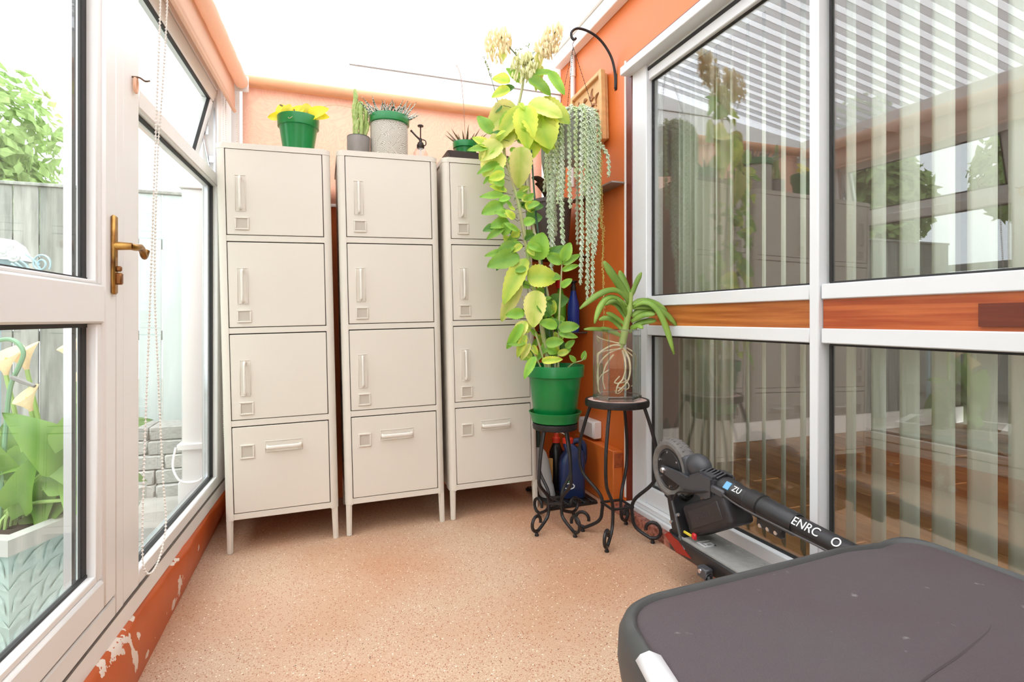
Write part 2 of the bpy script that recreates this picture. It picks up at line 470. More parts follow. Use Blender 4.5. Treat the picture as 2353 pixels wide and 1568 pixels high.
# handle
hp = lpart('handle_plate', brass, d1, (1.628, 1.652, .006, .016, 1.035, 1.235), bev=.004)
mb = MB(); hz = 1.158
mb.tube([lwp(1.64, .012, hz), lwp(1.64, .05, hz)], [.011, .009], 10)
mb.tube(catmull([lwp(1.64, .045, hz), lwp(1.66, .052, hz), lwp(1.69, .052, hz + .004), lwp(1.71, .05, hz - .004), lwp(1.722, .05, hz - .016), lwp(1.735, .048, hz - .014), lwp(1.742, .05, hz + .002)], 4), [.009] * 8 + [.0085] * 8 + [.008] * 9, 10)
mb.build('lever', brass, hp)
mb = MB(); mb.box(lwp(1.645, .02, 1.075), (.014, .016, .03), LR, .003); mb.box(lwp(1.643, .02, 1.10), (.012, .012, .014), LR, .003)
mb.build('latch_knob', M('dark_brass', S(140, 92, 52), .4, .8), hp)

# glazing behind the camera on the same side
w3 = thing('window_3', 'white framed garden window behind the half-glazed door', 'window', lwp(0, 0, .205), kind='structure')
lpart('frame_post', upvc, w3, (.56, .68, OO, IO, .205, 2.08)); lpart('frame_post', upvc, w3, (-1.6, -1.5, OO, IO, .205, 2.08)); lpart('frame_post', upvc, w3, (-.52, -.42, OO, IO, .205, 2.08))
lpart('bottom_rail', upvc, w3, (-1.5, .56, OO, IO, .206, .26)); lpart('head_rail', upvc, w3, (-1.5, .56, OO, IO, 2.02, 2.08)); lpart('transom', upvc, w3, (-1.5, .56, OO, IO, 1.58, 1.64))
lpart('pane', pane_l, w3, (-.42, .56, -.03, -.026, .26, 2.02), bev=0); lpart('pane', pane_l, w3, (-1.5, -.52, -.03, -.026, .26, 2.02), bev=0)

# eaves beam above the glazing
mb = MB(); lbox(mb, -1.6, BY, -.07, .012, 2.08, 2.27, .004)
struct(mb.build('trim_3', upvc))

# back wall: painted up to 1.6 m, glazed above
mb = MB(); mb.span((-.56, BY, -.1), (WX + .1, BY + .12, 1.60))
struct(mb.build('wall_back', orange, smooth=False))
w2 = thing('window_2', 'glazed white gable above the painted back wall', 'window', (.45, BY, 1.6), kind='structure')
def part(name, mat, par, a, b, bev=.003): return MB().span(a, b, bev).build(name, mat, par)
part('bottom_rail', upvc, w2, (-.47, BY + .01, 1.60), (WX, BY + .07, 1.65))
part('frame_post', upvc, w2, (-.47, BY + .01, 1.65), (-.40, BY + .07, 2.2))
part('frame_post', upvc, w2, (1.30, BY + .01, 1.65), (WX, BY + .07, 2.2))
part('head_rail', upvc, w2, (-.47, BY + .01, 2.2), (WX, BY + .07, 2.23))
part('pane', pane_l, w2, (-.40, BY + .03, 1.65), (1.30, BY + .034, 2.2), 0)
mbx = MB(); mbx.prism([(-.47, BY + .02, 2.23), (WX, BY + .02, 2.23), (WX, BY + .02, 2.372), (.16, BY + .02, 2.372), (-.47, BY + .02, 2.29)], (0, .012, 0)); mbx.build('gable_panel', white_panel, w2, smooth=False)
mbx = MB(); mbx.prism([(.16, BY + .02, 2.376), (WX, BY + .02, 2.376), (WX, BY + .02, 2.6)], (0, .012, 0)); mbx.build('gable_panel', white_panel, w2, smooth=False)
part('glazing_bar', M('grey_seal', S(150, 142, 134), .6), w2, (.14, BY + .013, 2.371), (WX, BY + .02, 2.377), 0)

# house wall: the painted pier and the strip above the patio door
hy0, hy1 = -.9, 2.353
w_r = thing('wall_right', 'orange painted house wall around the patio door', 'wall', (WX, 2.7, 0), kind='structure')
part('pier', orange, w_r, (WX, hy1, -.05), (WX + .14, BY + .12, 2.62), 0)
part('lintel', orange, w_r, (WX, hy0 - .7, 2.235), (WX + .14, hy1, 2.62), 0)
part('pier', orange, w_r, (WX, hy0 - .7, -.05), (WX + .14, hy0, 2.235), 0)
# white wall plate under the roof
mb = MB(); mb.span((WX - .055, -1.6, 2.525), (WX, BY, 2.60), .004)
struct(mb.build('trim_4', M('white_gloss_paint', S(240, 236, 230), .35)))
mb = MB(); mb.tube([(WX - .05, -1.6, 2.61), (WX - .05, BY, 2.61)], .014, 8)
struct(mb.build('trim_5', M('sealant', S(205, 200, 190), .6)))
# wall closing the room behind the camera
mb = MB(); mb.span((-.56, -1.7, -.1), (WX + .1, -1.6, 2.62))
struct(mb.build('wall_front', M('pale_wall', S(232, 214, 196), .7), smooth=False))

# roof: corrugated polycarbonate sheets on white bars, rising towards the house
def rz(x): return 2.285 + (x + .56) * .172
ceil = thing('ceiling', 'white corrugated translucent roof sheets sloping up to the house', 'roof', (.4, .8, 2.45), kind='structure')
y = -1.62
while y < BY:
    y1 = min(y + .95, BY + .06); mb = MB(); n = int((y1 - y) / .0095)
    mb.grid(lambda u, v: (-.62 + u * 2.05, y + v * (y1 - y), rz(-.62 + u * 2.05) + .035 + .011 * math.sin((y + v * (y1 - y)) * 2 * PI / .076)), 1, n)
    sh = mb.build('roof_sheet', poly, ceil, angle=80)
    yr = y + .04
    while yr < y1 - .02:
        rb_ = MB(); rb_.prism([(-.60, yr, rz(-.60) + .019), (1.40, yr, rz(1.40) + .019), (1.40, yr, rz(1.40) + .024), (-.60, yr, rz(-.60) + .024)], (0, .038, 0)); rb_.build('sheet_rib', poly_rib, sh, smooth=False); yr += .0767
    y += .92
for yb in (-1.1, -.18):
    mb = MB()
    mb.prism([(-.56, yb - .02, rz(-.56) - .035), (1.41, yb - .02, rz(1.41) - .035), (1.41, yb - .02, rz(1.41) + .02), (-.56, yb - .02, rz(-.56) + .02)], (0, .04, 0))
    mb.build('roof_bar', upvc, ceil, smooth=False)

# ------------------------------------------------------------------ patio door of the house
d2 = thing('door_2', 'white aluminium patio door with an oak coloured middle board', 'door', (1.44, 1.3, .1), kind='structure')
part('timber_frame', brown_paint, d2, (WX - .004, 2.30, .04), (WX + .10, hy1, 2.235))
part('timber_frame', brown_paint, d2, (WX - .004, hy0, 2.183), (WX + .10, 2.30, 2.235))
mb = MB(); mb.span((1.335, hy0, .0), (WX + .10, 2.36, .086), .012, 2); mb.build('timber_sill', M('flaking_red_brown_sill', S(120, 58, 44), .4, var=.75, vscale=55, col2=S(196, 128, 108), bump=.3), d2)
mb = MB(); mb.tube([(WX - .001, 2.362, .1), (WX - .001, 2.362, 2.24)], .008, 6); mb.build('sealant_line', M('white_sealant', S(228, 222, 214), .5), d2)
part('jamb', alu, d2, (WX - .002, 2.18, .10), (WX + .09, 2.30, 2.16))
part('head', alu, d2, (WX + .01, hy0, 2.075), (WX + .09, 2.18, 2.15))
part('head_cover', alu, d2, (WX - .055, hy0, 2.145), (WX + .02, 2.325, 2.185))
part('head_groove', gasket, d2, (WX + .005, hy0, 2.118), (WX + .02, 2.18, 2.132), 0)
part('track', alu, d2, (1.365, hy0, .084), (WX + .09, 2.30, .104))
part('track', alu, d2, (1.385, hy0, .104), (WX + .09, 2.26, .125))
part('bottom_rail', alu, d2, (WX + .005, hy0, .125), (WX + .05, 2.18, .20))
for (ya, yb) in ((1.29, 2.18), (hy0, 1.25)):
    part('mid_rail', alu, d2, (WX + .002, ya, 1.032), (WX + .05, yb, 1.078))
    part('mid_rail', alu, d2, (WX + .002, ya, .90), (WX + .05, yb, .945))
part('mullion', alu, d2, (WX - .004, 1.253, .125), (WX + .055, 1.287, 2.12))
wood_mat = M('varnished_oak_board', S(158, 84, 36), .3, var=.6, vscale=42, col2=S(196, 120, 58), bump=.12, bscale=60, stretch=(1, .06, 1.6))
wood_r = M('varnished_red_oak_board', S(158, 70, 34), .3, var=.6, vscale=42, col2=S(198, 108, 58), bump=.12, bscale=60, stretch=(1, .06, 1.6))
part('wood_board', wood_mat, d2, (WX + .012, 1.29, .945), (WX + .045, 2.18, 1.032), 0)
part('wood_board', wood_r, d2, (WX + .012, hy0, .945), (WX + .045, 1.25, 1.032), 0)
part('wood_patch', M('dark_stained_patch', S(110, 48, 30), .35, var=.4, vscale=42, stretch=(1, .08, 1.6)), d2, (WX + .006, .60, .955), (WX + .02, .835, 1.008), 0)
for (ya, yb) in ((1.295, 2.172), (hy0 + .02, 1.236)):
    for (za, zb) in ((.205, .895), (1.083, 2.072)):
        part('pane', pane_r, d2, (WX + .030, ya, za), (WX + .034, yb, zb), 0)
        mb = MB()
        mb.span((WX + .026, ya - .004, za - .006), (WX + .038, yb + .004, za + .002)); mb.span((WX + .026, ya - .004, zb - .002), (WX + .038, yb + .004, zb + .006))
        mb.span((WX + .026, ya - .008, za), (WX + .038, ya + .002, zb)); mb.span((WX + .026, yb - .002, za), (WX + .038, yb + .006, zb))
        mb.build('gasket', gasket, d2)

# ------------------------------------------------------------------ the room behind the patio door
HZ = .09
plank_m = []
for i, (a, b) in enumerate((((190, 140, 88), (160, 112, 66)), ((200, 150, 96), (170, 122, 74)), ((178, 128, 78), (148, 102, 60)))):
    plank_m.append(M('oak_floor_%d' % i, S(*a), .42, var=.6, vscale=5, col2=S(*b), stretch=(4, .5, 4), bump=.1))
fl2 = thing('floor_house', 'brown oak plank floor of the room behind the patio door', 'floor', (3, 1.2, HZ), kind='structure')
pm = [MB().box((0, 0, 0), (.178, 1.19, .02), None, .002).mesh('plank', m_) for m_ in plank_m]
for i in range(20):
    for j in range(5):
        x = 1.60 + i * .18; yy = -2.2 + (i % 3) * .4 + j * 1.2
        linkmesh('plank', pm[(i * 7 + j * 3) % 3], fl2, Matrix.Translation(Vector((x, yy, HZ - .01)) - OFF[fl2.name]))
wall_h = M('warm_grey_wall', S(128, 118, 106), .8)
hs = thing('wall_house', 'plain walls of the room behind the patio door', 'wall', (3, 3.2, 0), kind='structure')
part('wall_panel', wall_h, hs, (1.55, 3.2, 0), (5.3, 3.3, 2.5), 0)
part('wall_panel', wall_h, hs, (1.55, -2.4, 0), (5.3, -2.3, .3), 0)  # unseen end wall, left as an open frame to add daylight inside
part('wall_panel', wall_h, hs, (1.55, -2.4, 2.35), (5.3, -2.3, 2.5), 0)
part('wall_panel', wall_h, hs, (1.55, -2.4, .3), (1.75, -2.3, 2.35), 0)
part('wall_panel', wall_h, hs, (5.0, -2.4, .3), (5.3, -2.3, 2.35), 0)
part('wall_panel', wall_h, hs, (5.2, -2.3, 0), (5.3, 3.2, 2.5), 0)
part('ceiling_panel', M('white_ceiling', S(225, 222, 216), .8), hs, (1.5, -2.4, 2.5), (5.3, 3.3, 2.56), 0)
part('skirting', M('white_skirting', S(226, 220, 210), .5), hs, (1.62, 3.175, HZ), (5.2, 3.2, HZ + .14), .006)
part('side_wall', wall_h, hs, (1.55, 2.37, 0), (1.62, 3.2, 2.5), 0)

# vertical blind louvres, each its own strip
lou = sheet_mat('louvre_fabric', S(240, 241, 226), .2, 0)
def louvre(yc, ang, w=.089, x=1.6):
    a = math.radians(ang); d = Vector((math.cos(a), math.sin(a), 0)); nrm = Vector((-d.y, d.x, 0))
    t = MB()
    t.grid(lambda u, v: Vector((0, 0, .06 + v * 2.06)) + d * ((u - .5) * w) + nrm * (.004 * (1 - (2 * u - 1) ** 2)), 4, 1)
    return t, Vector((x, yc, HZ))
ys = [.475, .567, .659, .751, .843, .935, 1.028, 1.119, 1.212, 1.304, 1.396, 1.489, 1.576, 1.670, 1.754, 1.847, 1.935]
rail = MB().span((1.575, .3, 2.22), (1.625, 2.28, 2.26), .004).build('blind_headrail', white_pl, None, loc=(1.6, 1.3, 2.22))
tag(rail, 'white headrail of the vertical blind behind the patio door', 'blind rail')
ordn = ['first', 'second', 'third', 'fourth', 'fifth', 'sixth', 'seventh', 'eighth', 'ninth', 'tenth', 'eleventh', 'twelfth', 'thirteenth', 'fourteenth', 'fifteenth', 'sixteenth', 'seventeenth', 'eighteenth', 'nineteenth', 'twentieth', 'twenty-first', 'twenty-second']
bunch = [(1.99, 20), (2.035, 12), (2.08, 24), (2.12, 14), (2.16, 22)]
allb = [(yy, (72 if yy < 1.0 else 67 if yy < 1.15 else 62 if yy < 1.25 else 57 if yy < 1.45 else 54.5 if yy < 1.8 else 52)) for yy in ys] + bunch
for i, (yy, ag) in enumerate(allb[::-1]):
    t, base = louvre(yy, ag)
    for v in t.bm.verts: v.co += Vector((base.x, base.y, HZ))
    o = t.build('blind_louvre', lou, None, loc=base, solid=.0008)
    st = 'hanging bunched by the left jamb' if i < 5 else 'turned edge-on behind the glass' if yy > 1.25 else 'turned half open behind the right-hand glass'
    tag(o, 'cream vertical blind louvre %s, %s from the orange wall' % (st, ordn[i]), 'blind louvre', 'vertical blind louvres behind the patio door')
# cream curtain gathered beside the louvres
cur = sheet_mat('cream_curtain', S(214, 206, 188), .2, 0)
t = MB(); t.grid(lambda u, v: (1.72 + .02 * math.sin(u * PI * 9) - .02 * u, 1.98 + u * .34 * (.75 + .25 * abs(v - .35)), HZ + .02 + v * 2.15), 40, 6)
tag(t.build('curtain', cur, None, loc=(1.72, 2.1, HZ)), 'gathered cream curtain behind the patio door beside the left jamb', 'curtain')

# ------------------------------------------------------------------ roller blinds
rb = thing('roller_blind', 'orange roller blind rolled almost up above the garden window', 'roller blind', lwp(2.3, .05, 2.17))
t = MB(); a_, b_ = lwp(.9, .062, 2.155), lwp(3.02, .062, 2.155)
t.tube([a_.lerp(b_, i / 40) for i in range(41)], [.032 + .0012 * math.sin(i * 2.1) for i in range(41)], 16); t.build('fabric_roll', orange_fabric, rb)
t = MB(); t.grid(lambda u, v: lwp(.9 + u * 2.1, .032 + .006 * math.sin(v * 2), 2.155 - v * .155), 8, 4); t.build('fabric', orange_fabric, rb, solid=.0012)
t = MB(); t.tube([lwp(.9, .036, 2.0), lwp(3.0, .036, 2.0)], .009, 8); t.build('bottom_bar', orange_fabric, rb)
t = MB(); t.box(lwp(3.03, .05, 2.15), (.09, .008, .08), LR, .004); t.tube([lwp(3.015, .062, 2.155), lwp(3.05, .062, 2.155)], .02, 10); t.build('bracket', white_pl, rb)

bb = thing('roller_blind', 'peach roller blind hung behind the lockers under the white gable', 'roller blind', (.4, BY - .05, 2.19))
t = MB(); t.tube([(-.40 + 1.68 * i / 40, BY - .045, 2.185) for i in range(41)], .029, 16); t.build('fabric_roll', M('peach_roll', S(240, 176, 132), .7, var=.15, vscale=30, stretch=(.2, 1, 1)), bb)
t = MB(); t.grid(lambda u, v: (-.385 + 1.65 * u, BY - .022 + .003 * math.sin(u * 40), 2.185 - v * .60), 30, 6); t.build('fabric', peach_fabric, bb, solid=.001)
t = MB(); t.span((-.385, BY - .028, 1.575), (1.265, BY - .014, 1.592), .003); t.build('bottom_bar', white_pl, bb)
t = MB(); t.box((-.415, BY - .04, 2.185), (.02, .07, .07), None, .004); t.build('bracket', white_pl, bb)

def beads(name, pts, step, r, mat, label, cat, loc):
    t = MB(); t.tube(pts, r * .35, 4)
    acc = 0; nxt = 0
    for a, b in zip(pts, pts[1:]):
        L = (b - a).length
        while nxt <= acc + L:
            t.octa(a.lerp(b, (nxt - acc) / L if L else 0), (0, 0, 1), r * 2.1, r * 2.2); nxt += step
        acc += L
    o = t.build(name, mat, None, loc=loc); tag(o, label, cat); return o
cpx = [(1.826, 1.0, 2.15), (1.822, .99, 1.9), (1.826, .05, 1.62), (1.832, .03, 1.0), (1.80, .03, .7), (1.765, .035, .5), (1.742, .04, .34), (1.748, .045, .28), (1.79, .05, .262), (1.86, .05, .285), (1.905, .05, .36), (1.895, .045, .5), (1.87, .04, .8), (1.855, .035, 1.1), (1.865, .04, 1.45), (1.865, .05, 1.62), (1.88, .06, 1.9), (1.885, .06, 2.14)]
cp = [lwp(y_, min(o_, .06), z_) for (y_, o_, z_) in cpx]
beads('blind_chain', catmull(cp, 8), .0105, .0042, bead, 'long looped white bead chain hanging beside the brass door handle', 'chain', lwp(1.826, .03, .26))
beads('blind_chain', [Vector((-.405, BY - .075, 2.19)), Vector((-.402, BY - .08, 1.72)), Vector((-.402, BY - .08, 1.2))], .0105, .0042, bead, 'thin white bead chain hanging from the peach blind behind the first locker', 'chain', (-.402, BY - .08, 1.2))
beads('blind_chain', catmull([lwp(2.87, .012, 2.1), lwp(2.875, .012, 1.2), lwp(2.872, .012, .6), lwp(2.88, .014, .42), lwp(2.9, .02, .36), lwp(2.92, .015, .42), lwp(2.925, .012, 1.2), lwp(2.925, .012, 2.1)], 8), .0105, .0042, bead, 'white bead chain tight against the window frame beside the left locker', 'chain', lwp(2.88, .014, .36))
# key hook with an orange tag
t = thing('key_hook', 'small steel hook with an orange key fob on the door post', 'hook', lwp(1.79, 0, 1.63))
h = MB(); h.tube(catmull([lwp(1.79, .0, 1.648), lwp(1.79, .018, 1.648), lwp(1.795, .03, 1.642), lwp(1.81, .036, 1.65)], 5), .0028, 6); h.build('hook', M('rusty_steel', S(120, 96, 80), .5, .7), t)
h = MB(); h.tube([lwp(1.795 + .010 * math.cos(a), .008, 1.628 + .02 * math.sin(a)) for a in [2 * PI * k / 14 for k in range(14)]], .0045, 6, closed=True); h.build('fob', M('orange_fob', S(240, 190, 158), .5), t)

# ------------------------------------------------------------------ lockers
W, D, HT = .45, .47, 1.72
M('handle_cream', S(226, 220, 210), .3); M('label_card', S(188, 178, 164), .6)  # card tone darkened to stand for shade inside the label holder
ZB = .14
comps = [(.165, .531), (.556, .921), (.945, 1.309), (1.334, 1.699)]
def ushape(p0, p1, out, r, seg=10):
    """bent strap handle from p0 to p1 standing off along -y"""
    o = Vector((0, -out, 0)); p0 = Vector(p0); p1 = Vector(p1); d = (p1 - p0).normalized() * .012
    return catmull([p0, p0 + o * .75, p0 + o + d, (p0 + p1) / 2 + o * 1.05, p1 + o - d, p1 + o * .75, p1], 5)
def ring(t, x0, x1, z0, z1, y, w, dpt, bev=.0012):
    t.span((x0, y - dpt, z0), (x1, y, z0 + w), bev); t.span((x0, y - dpt, z1 - w), (x1, y, z1), bev)
    t.span((x0, y - dpt, z0 + w), (x0 + w, y, z1 - w), bev); t.span((x1 - w, y - dpt, z0 + w), (x1, y, z1 - w), bev)
def rrect(x0, x1, y0, y1, r, n=5):
    pts = []
    for cx, cy, a0 in ((x1 - r, y1 - r, 0), (x0 + r, y1 - r, 90), (x0 + r, y0 + r, 180), (x1 - r, y0 + r, 270)):
        for k in range(n + 1):
            a = math.radians(a0 + 90 * k / n); pts.append((cx + r * math.cos(a), cy + r * math.sin(a)))
    return pts
def make_locker():
    L = thing('locker', 'x', 'locker')
    f = -D / 2
    t = MB()                                        # carcass: hollow tube of sheet steel behind the fronts
    t.span((-W / 2 + .004, f + .022, ZB), (W / 2 - .004, D / 2, HT - .012), 0)
    t.build('carcass', cream, L, smooth=False)
    for sx in (-1, 1):
        t = MB(); x0, x1 = (-W / 2, -W / 2 + .032) if sx < 0 else (W / 2 - .032, W / 2)
        pr_ = [(x, y) for x, y in rrect(-W / 2, W / 2, f, D / 2, .026)]
        # rounded corner post: quarter profile extruded upwards
        q = []
        for k in range(7):
            a = math.radians(90 * k / 6); q.append((sx * (W / 2 - .026 + .026 * math.sin(a)), f + .026 - .026 * math.cos(a)))
        q = [(sx * (W / 2 - .032), f)] + q + [(sx * W / 2, f + .07), (sx * (W / 2 - .032), f + .07)]
        t.prism([(x, y, ZB - .002) for x, y in q], (0, 0, HT - .022 - ZB)); t.build('corner_post', cream, L)
        for yy in (f, D / 2):
            t = MB(); s2 = 1 if yy < 0 else -1
            def lg(z, w, dd): return [(sx * (W / 2 - .003), yy + s2 * .004, z), (sx * (W / 2 - .003 - w), yy + s2 * .003, z), (sx * (W / 2 - .003 - w), yy + s2 * (.003 + dd), z), (sx * (W / 2 - .003), yy + s2 * (.003 + dd), z)]
            A = lg(ZB + .002, .026, .028); B = lg(0, .022, .024)
            va = [t.bm.verts.new(p) for p in A]; vb = [t.bm.verts.new(p) for p in B]
            t.bm.faces.new(va); t.bm.faces.new(vb[::-1])
            for k in range(4): t.bm.faces.new((va[k], va[(k + 1) % 4], vb[(k + 1) % 4], vb[k]))
            bmesh.ops.bevel(t.bm, geom=[e for e in t.bm.edges if abs(e.verts[0].co.z - e.verts[1].co.z) > .1], offset=.006, segments=2, affect='EDGES')
            t.build('leg', cream, L)
    t = MB(); t.prism([(x, y, HT - .024) for x, y in rrect(-W / 2 - .001, W / 2 + .001, f - .001, D / 2, .026)], (0, 0, .024))
    bmesh.ops.bevel(t.bm, geom=[e for e in t.bm.edges if e.verts[0].co.z > HT - .001 and e.verts[1].co.z > HT - .001], offset=.006, segments=2, affect='EDGES')
    t.build('top_cap', cream, L)
    zs = [ZB] + [c for pr_ in comps for c in pr_] + [HT - .024]
    for z0, z1 in zip(zs[0::2], zs[1::2]): MB().span((-W / 2 + .031, f + .002, z0), (W / 2 - .031, f + .03, z1), .001).build('rail', cream, L)
    t = MB(); t.span((-W / 2 + .03, f + .012, ZB + .02), (W / 2 - .03, f + .022, HT - .02)); t.build('gap_shade_sheet', painted_gap_shade, L, smooth=False)  # dark sheet behind the fronts, coloured as the shade in their gaps
    X0, X1 = -W / 2 + .034, W / 2 - .034
    for i, (z0, z1) in enumerate(comps):
        nm = 'drawer' if i == 0 else 'door'
        t = MB(); t.span((X0 + .001, f + .001, z0 + .003), (X1 - .001, f + .016, z1 - .0045), .0015); dr = t.build(nm, cream, L)
        t = MB()
        if i:
            ring(t, X0 + .034, X0 + .076, z1 - .264, z1 - .112, f + .002, .0026, .0034); t.build('handle_recess', cream, dr)
            t = MB(); t.tube(ushape((X0 + .055, f + .002, z1 - .252), (X0 + .055, f + .002, z1 - .124), .020, 0), .0075, 8, flat=.75); t.build('handle', M('handle_cream', S(226, 220, 210), .3), dr)
            t = MB(); ring(t, X0 + .031, X0 + .086, z1 - .342, z1 - .288, f + .002, .0065, .0065)
            t.build('label_holder', cream, dr)
            t = MB(); t.span((X0 + .037, f - .0008, z1 - .336), (X0 + .080, f + .002, z1 - .294)); t.build('label_card', M('label_card', S(188, 178, 164), .6), dr, smooth=False)
        else:
            ring(t, X0 + .125, X0 + .275, z1 - .117, z1 - .070, f + .002, .0026, .0034); t.build('handle_recess', cream, dr)
            t = MB(); t.tube(ushape((X0 + .134, f + .002, z1 - .095), (X0 + .266, f + .002, z1 - .095), .020, 0), .0075, 8, flat=.75); t.build('handle', MATS['handle_cream'], dr)
            t = MB(); ring(t, X0 + .029, X0 + .084, z1 - .137, z1 - .078, f + .002, .0065, .0065); t.build('label_holder', cream, dr)
            t = MB(); t.span((X0 + .035, f - .0008, z1 - .131), (X0 + .078, f + .002, z1 - .084)); t.build('label_card', MATS['label_card'], dr, smooth=False)
    return L
lk = make_locker()
TILT = .0235
LKX = (-.378, .101, .575)
lbl = ('tall cream steel locker nearest the garden window, a yellow plant on top', 'middle cream steel locker, with cactus pots and a spray bottle on top', 'cream steel locker beside the tall leafy plant, a black tray on top')
LTOP = []
for i, x in enumerate(LKX):
    o = lk if i == 0 else copy_tree(lk)
    xc = x + W / 2
    o.location = (xc, 2.545 + D / 2, fz(xc)); o.rotation_euler = (0, -TILT, 0)
    tag(o, lbl[i], 'locker', 'cream steel lockers along the back wall')
    LTOP.append(Vector(o.location))
def ltop(i, x, y):                                   # a point on a locker's top
    dx = x - LTOP[i].x + HT * TILT
    return Vector((x, y, LTOP[i].z + HT + dx * TILT))

# ------------------------------------------------------------------ pots on the lockers
def pot_prof(rt, rb_, h, rim=.03, lip=.006):
    return [(0, .004), (rb_ * .98, 0), (rb_, .006), (rt - lip - .003, h - rim), (rt - .002, h - rim + .002), (rt, h - .004), (rt - .001, h), (rt - .004, h), (rt - lip - .004, h - .012), (rt - lip - .008, h - .024), (0, h - .022)]
def green_pot(nm, label, loc, rt, rb_, h, rim=.03):
    g_ = thing(nm, label, 'plant pot', loc); L_ = Vector(loc)
    t = MB(); t.lathe(pot_prof(rt, rb_, h, rim)[:9] + [(rt - .012, h - .035), (0, h - .035)], L_, 36); t.build('pot', green_pl, g_)
    t = MB(); t.lathe([(0, h - .026), (rt * .5, h - .024), (rt - .011, h - .028)], L_, 24); t.build('soil', soil, g_)
    return g_
LEAFM = {}
def leaf_mat(nm, c_edge, c_mid, var=.25, trans=.35):
    m = bpy.data.materials.new(nm); m.use_nodes = True; nt = m.node_tree; nt.nodes.clear()
    o = nt.nodes.new('ShaderNodeOutputMaterial'); d = nt.nodes.new('ShaderNodeBsdfPrincipled'); tr = nt.nodes.new('ShaderNodeBsdfTranslucent'); mx = nt.nodes.new('ShaderNodeMixShader'); mx.inputs[0].default_value = trans
    d.inputs['Roughness'].default_value = .45
    tc = nt.nodes.new('ShaderNodeTexCoord'); sp = nt.nodes.new('ShaderNodeSeparateXYZ'); nt.links.new(tc.outputs['Generated'], sp.inputs[0])
    s1 = nt.nodes.new('ShaderNodeMath'); s1.operation = 'SUBTRACT'; s1.inputs[1].default_value = .5; nt.links.new(sp.outputs[0], s1.inputs[0])
    s2 = nt.nodes.new('ShaderNodeMath'); s2.operation = 'ABSOLUTE'; nt.links.new(s1.outputs[0], s2.inputs[0])
    n = nt.nodes.new('ShaderNodeTexNoise'); n.inputs['Scale'].default_value = 4; nt.links.new(tc.outputs['Generated'], n.inputs['Vector'])
    ad = nt.nodes.new('ShaderNodeMath'); ad.operation = 'MULTIPLY_ADD'; ad.inputs[1].default_value = .35; nt.links.new(n.outputs['Fac'], ad.inputs[0]); nt.links.new(s2.outputs[0], ad.inputs[2])
    rp = nt.nodes.new('ShaderNodeMapRange'); rp.inputs[1].default_value = .12; rp.inputs[2].default_value = .55; nt.links.new(ad.outputs[0], rp.inputs[0])
    c = nt.nodes.new('ShaderNodeMix'); c.data_type = 'RGBA'; c.inputs[6].default_value = c_mid; c.inputs[7].default_value = c_edge; nt.links.new(rp.outputs[0], c.inputs[0])
    oi = nt.nodes.new('ShaderNodeObjectInfo'); hv = nt.nodes.new('ShaderNodeHueSaturation')
    r2 = nt.nodes.new('ShaderNodeMapRange'); r2.inputs[3].default_value = 1 - var; r2.inputs[4].default_value = 1 + var * .5; nt.links.new(oi.outputs['Random'], r2.inputs[0]); nt.links.new(r2.outputs[0], hv.inputs['Value'])
    nt.links.new(c.outputs[2], hv.inputs['Color']); nt.links.new(hv.outputs[0], d.inputs['Base Color']); nt.links.new(hv.outputs[0], tr.inputs[0])
    nt.links.new(d.outputs[0], mx.inputs[1]); nt.links.new(tr.outputs[0], mx.inputs[2]); nt.links.new(mx.outputs[0], o.inputs[0])
    MATS[nm] = m; return m
LM = {'lime': leaf_mat('lime_leaf', S(222, 230, 90), S(166, 206, 66)), 'yellow': leaf_mat('yellowing_leaf', S(250, 244, 150), S(190, 216, 84)), 'green': leaf_mat('fresh_green_leaf', S(156, 202, 72), S(122, 180, 56)), 'deep': leaf_mat('deep_green_leaf', S(96, 148, 48), S(70, 122, 38)),
      'bright': leaf_mat('bright_yellow_leaf', S(244, 232, 40), S(226, 220, 40)), 'outdoor': leaf_mat('outdoor_leaf', S(120, 158, 66), S(98, 140, 54)), 'hedge': leaf_mat('hedge_leaf', S(112, 140, 82), S(92, 124, 66), .4)}
def leaf_mesh(key, shape='ovate', droop=.25, fold=.16):
    k = (key, shape, round(droop, 2))
    if k in LEAFM: return LEAFM[k]
    wd = {'ovate': .62, 'round': .86, 'narrow': .38, 'lance': .24, 'arrow': .7}[shape]
    t = MB(); nu = 9 if shape != 'lance' else 7
    def f(u, v):
        if shape == 'arrow': w = wd * .5 * (max(0, 1 - u) ** .75) * (1 - .5 * max(0, .15 - u) / .15) * 1.25
        else: w = wd * .5 * max(.02, math.sin(PI * min(1, u ** .8 * .97 + .02))) ** .62
        if shape in ('ovate', 'round', 'narrow'): w *= 1 + .045 * math.cos(u * nu * PI * 2)
        s_ = 2 * v - 1; x = s_ * w
        yy = u if shape != 'arrow' else u - .22 * abs(s_) ** 1.5 * max(0, 1 - u * 2.2)
        return (x, yy, abs(x) * fold * 2 - droop * u * u + .02 * math.sin(u * 9 + v * 4))
    t.grid(f, nu * 2 if shape != 'lance' else nu, 4)
    LEAFM[k] = t.mesh('leaf', LM[key], True, 80); return LEAFM[k]
def leaf(par, base, direc, nrm, length, key='green', shape='ovate', droop=.25, wscale=1):
    y_ = Vector(direc).normalized(); n_ = Vector(nrm); n_ = (n_ - y_ * n_.dot(y_))
    n_ = n_.normalized() if n_.length > 1e-4 else y_.orthogonal().normalized()
    x_ = y_.cross(n_)
    mt = Matrix((x_ * length * wscale, y_ * length, n_ * length)).transposed().to_4x4(); mt.translation = Vector(base) - OFF[par.name]
    return linkmesh('leaf', leaf_mesh(key, shape, droop), par, mt)

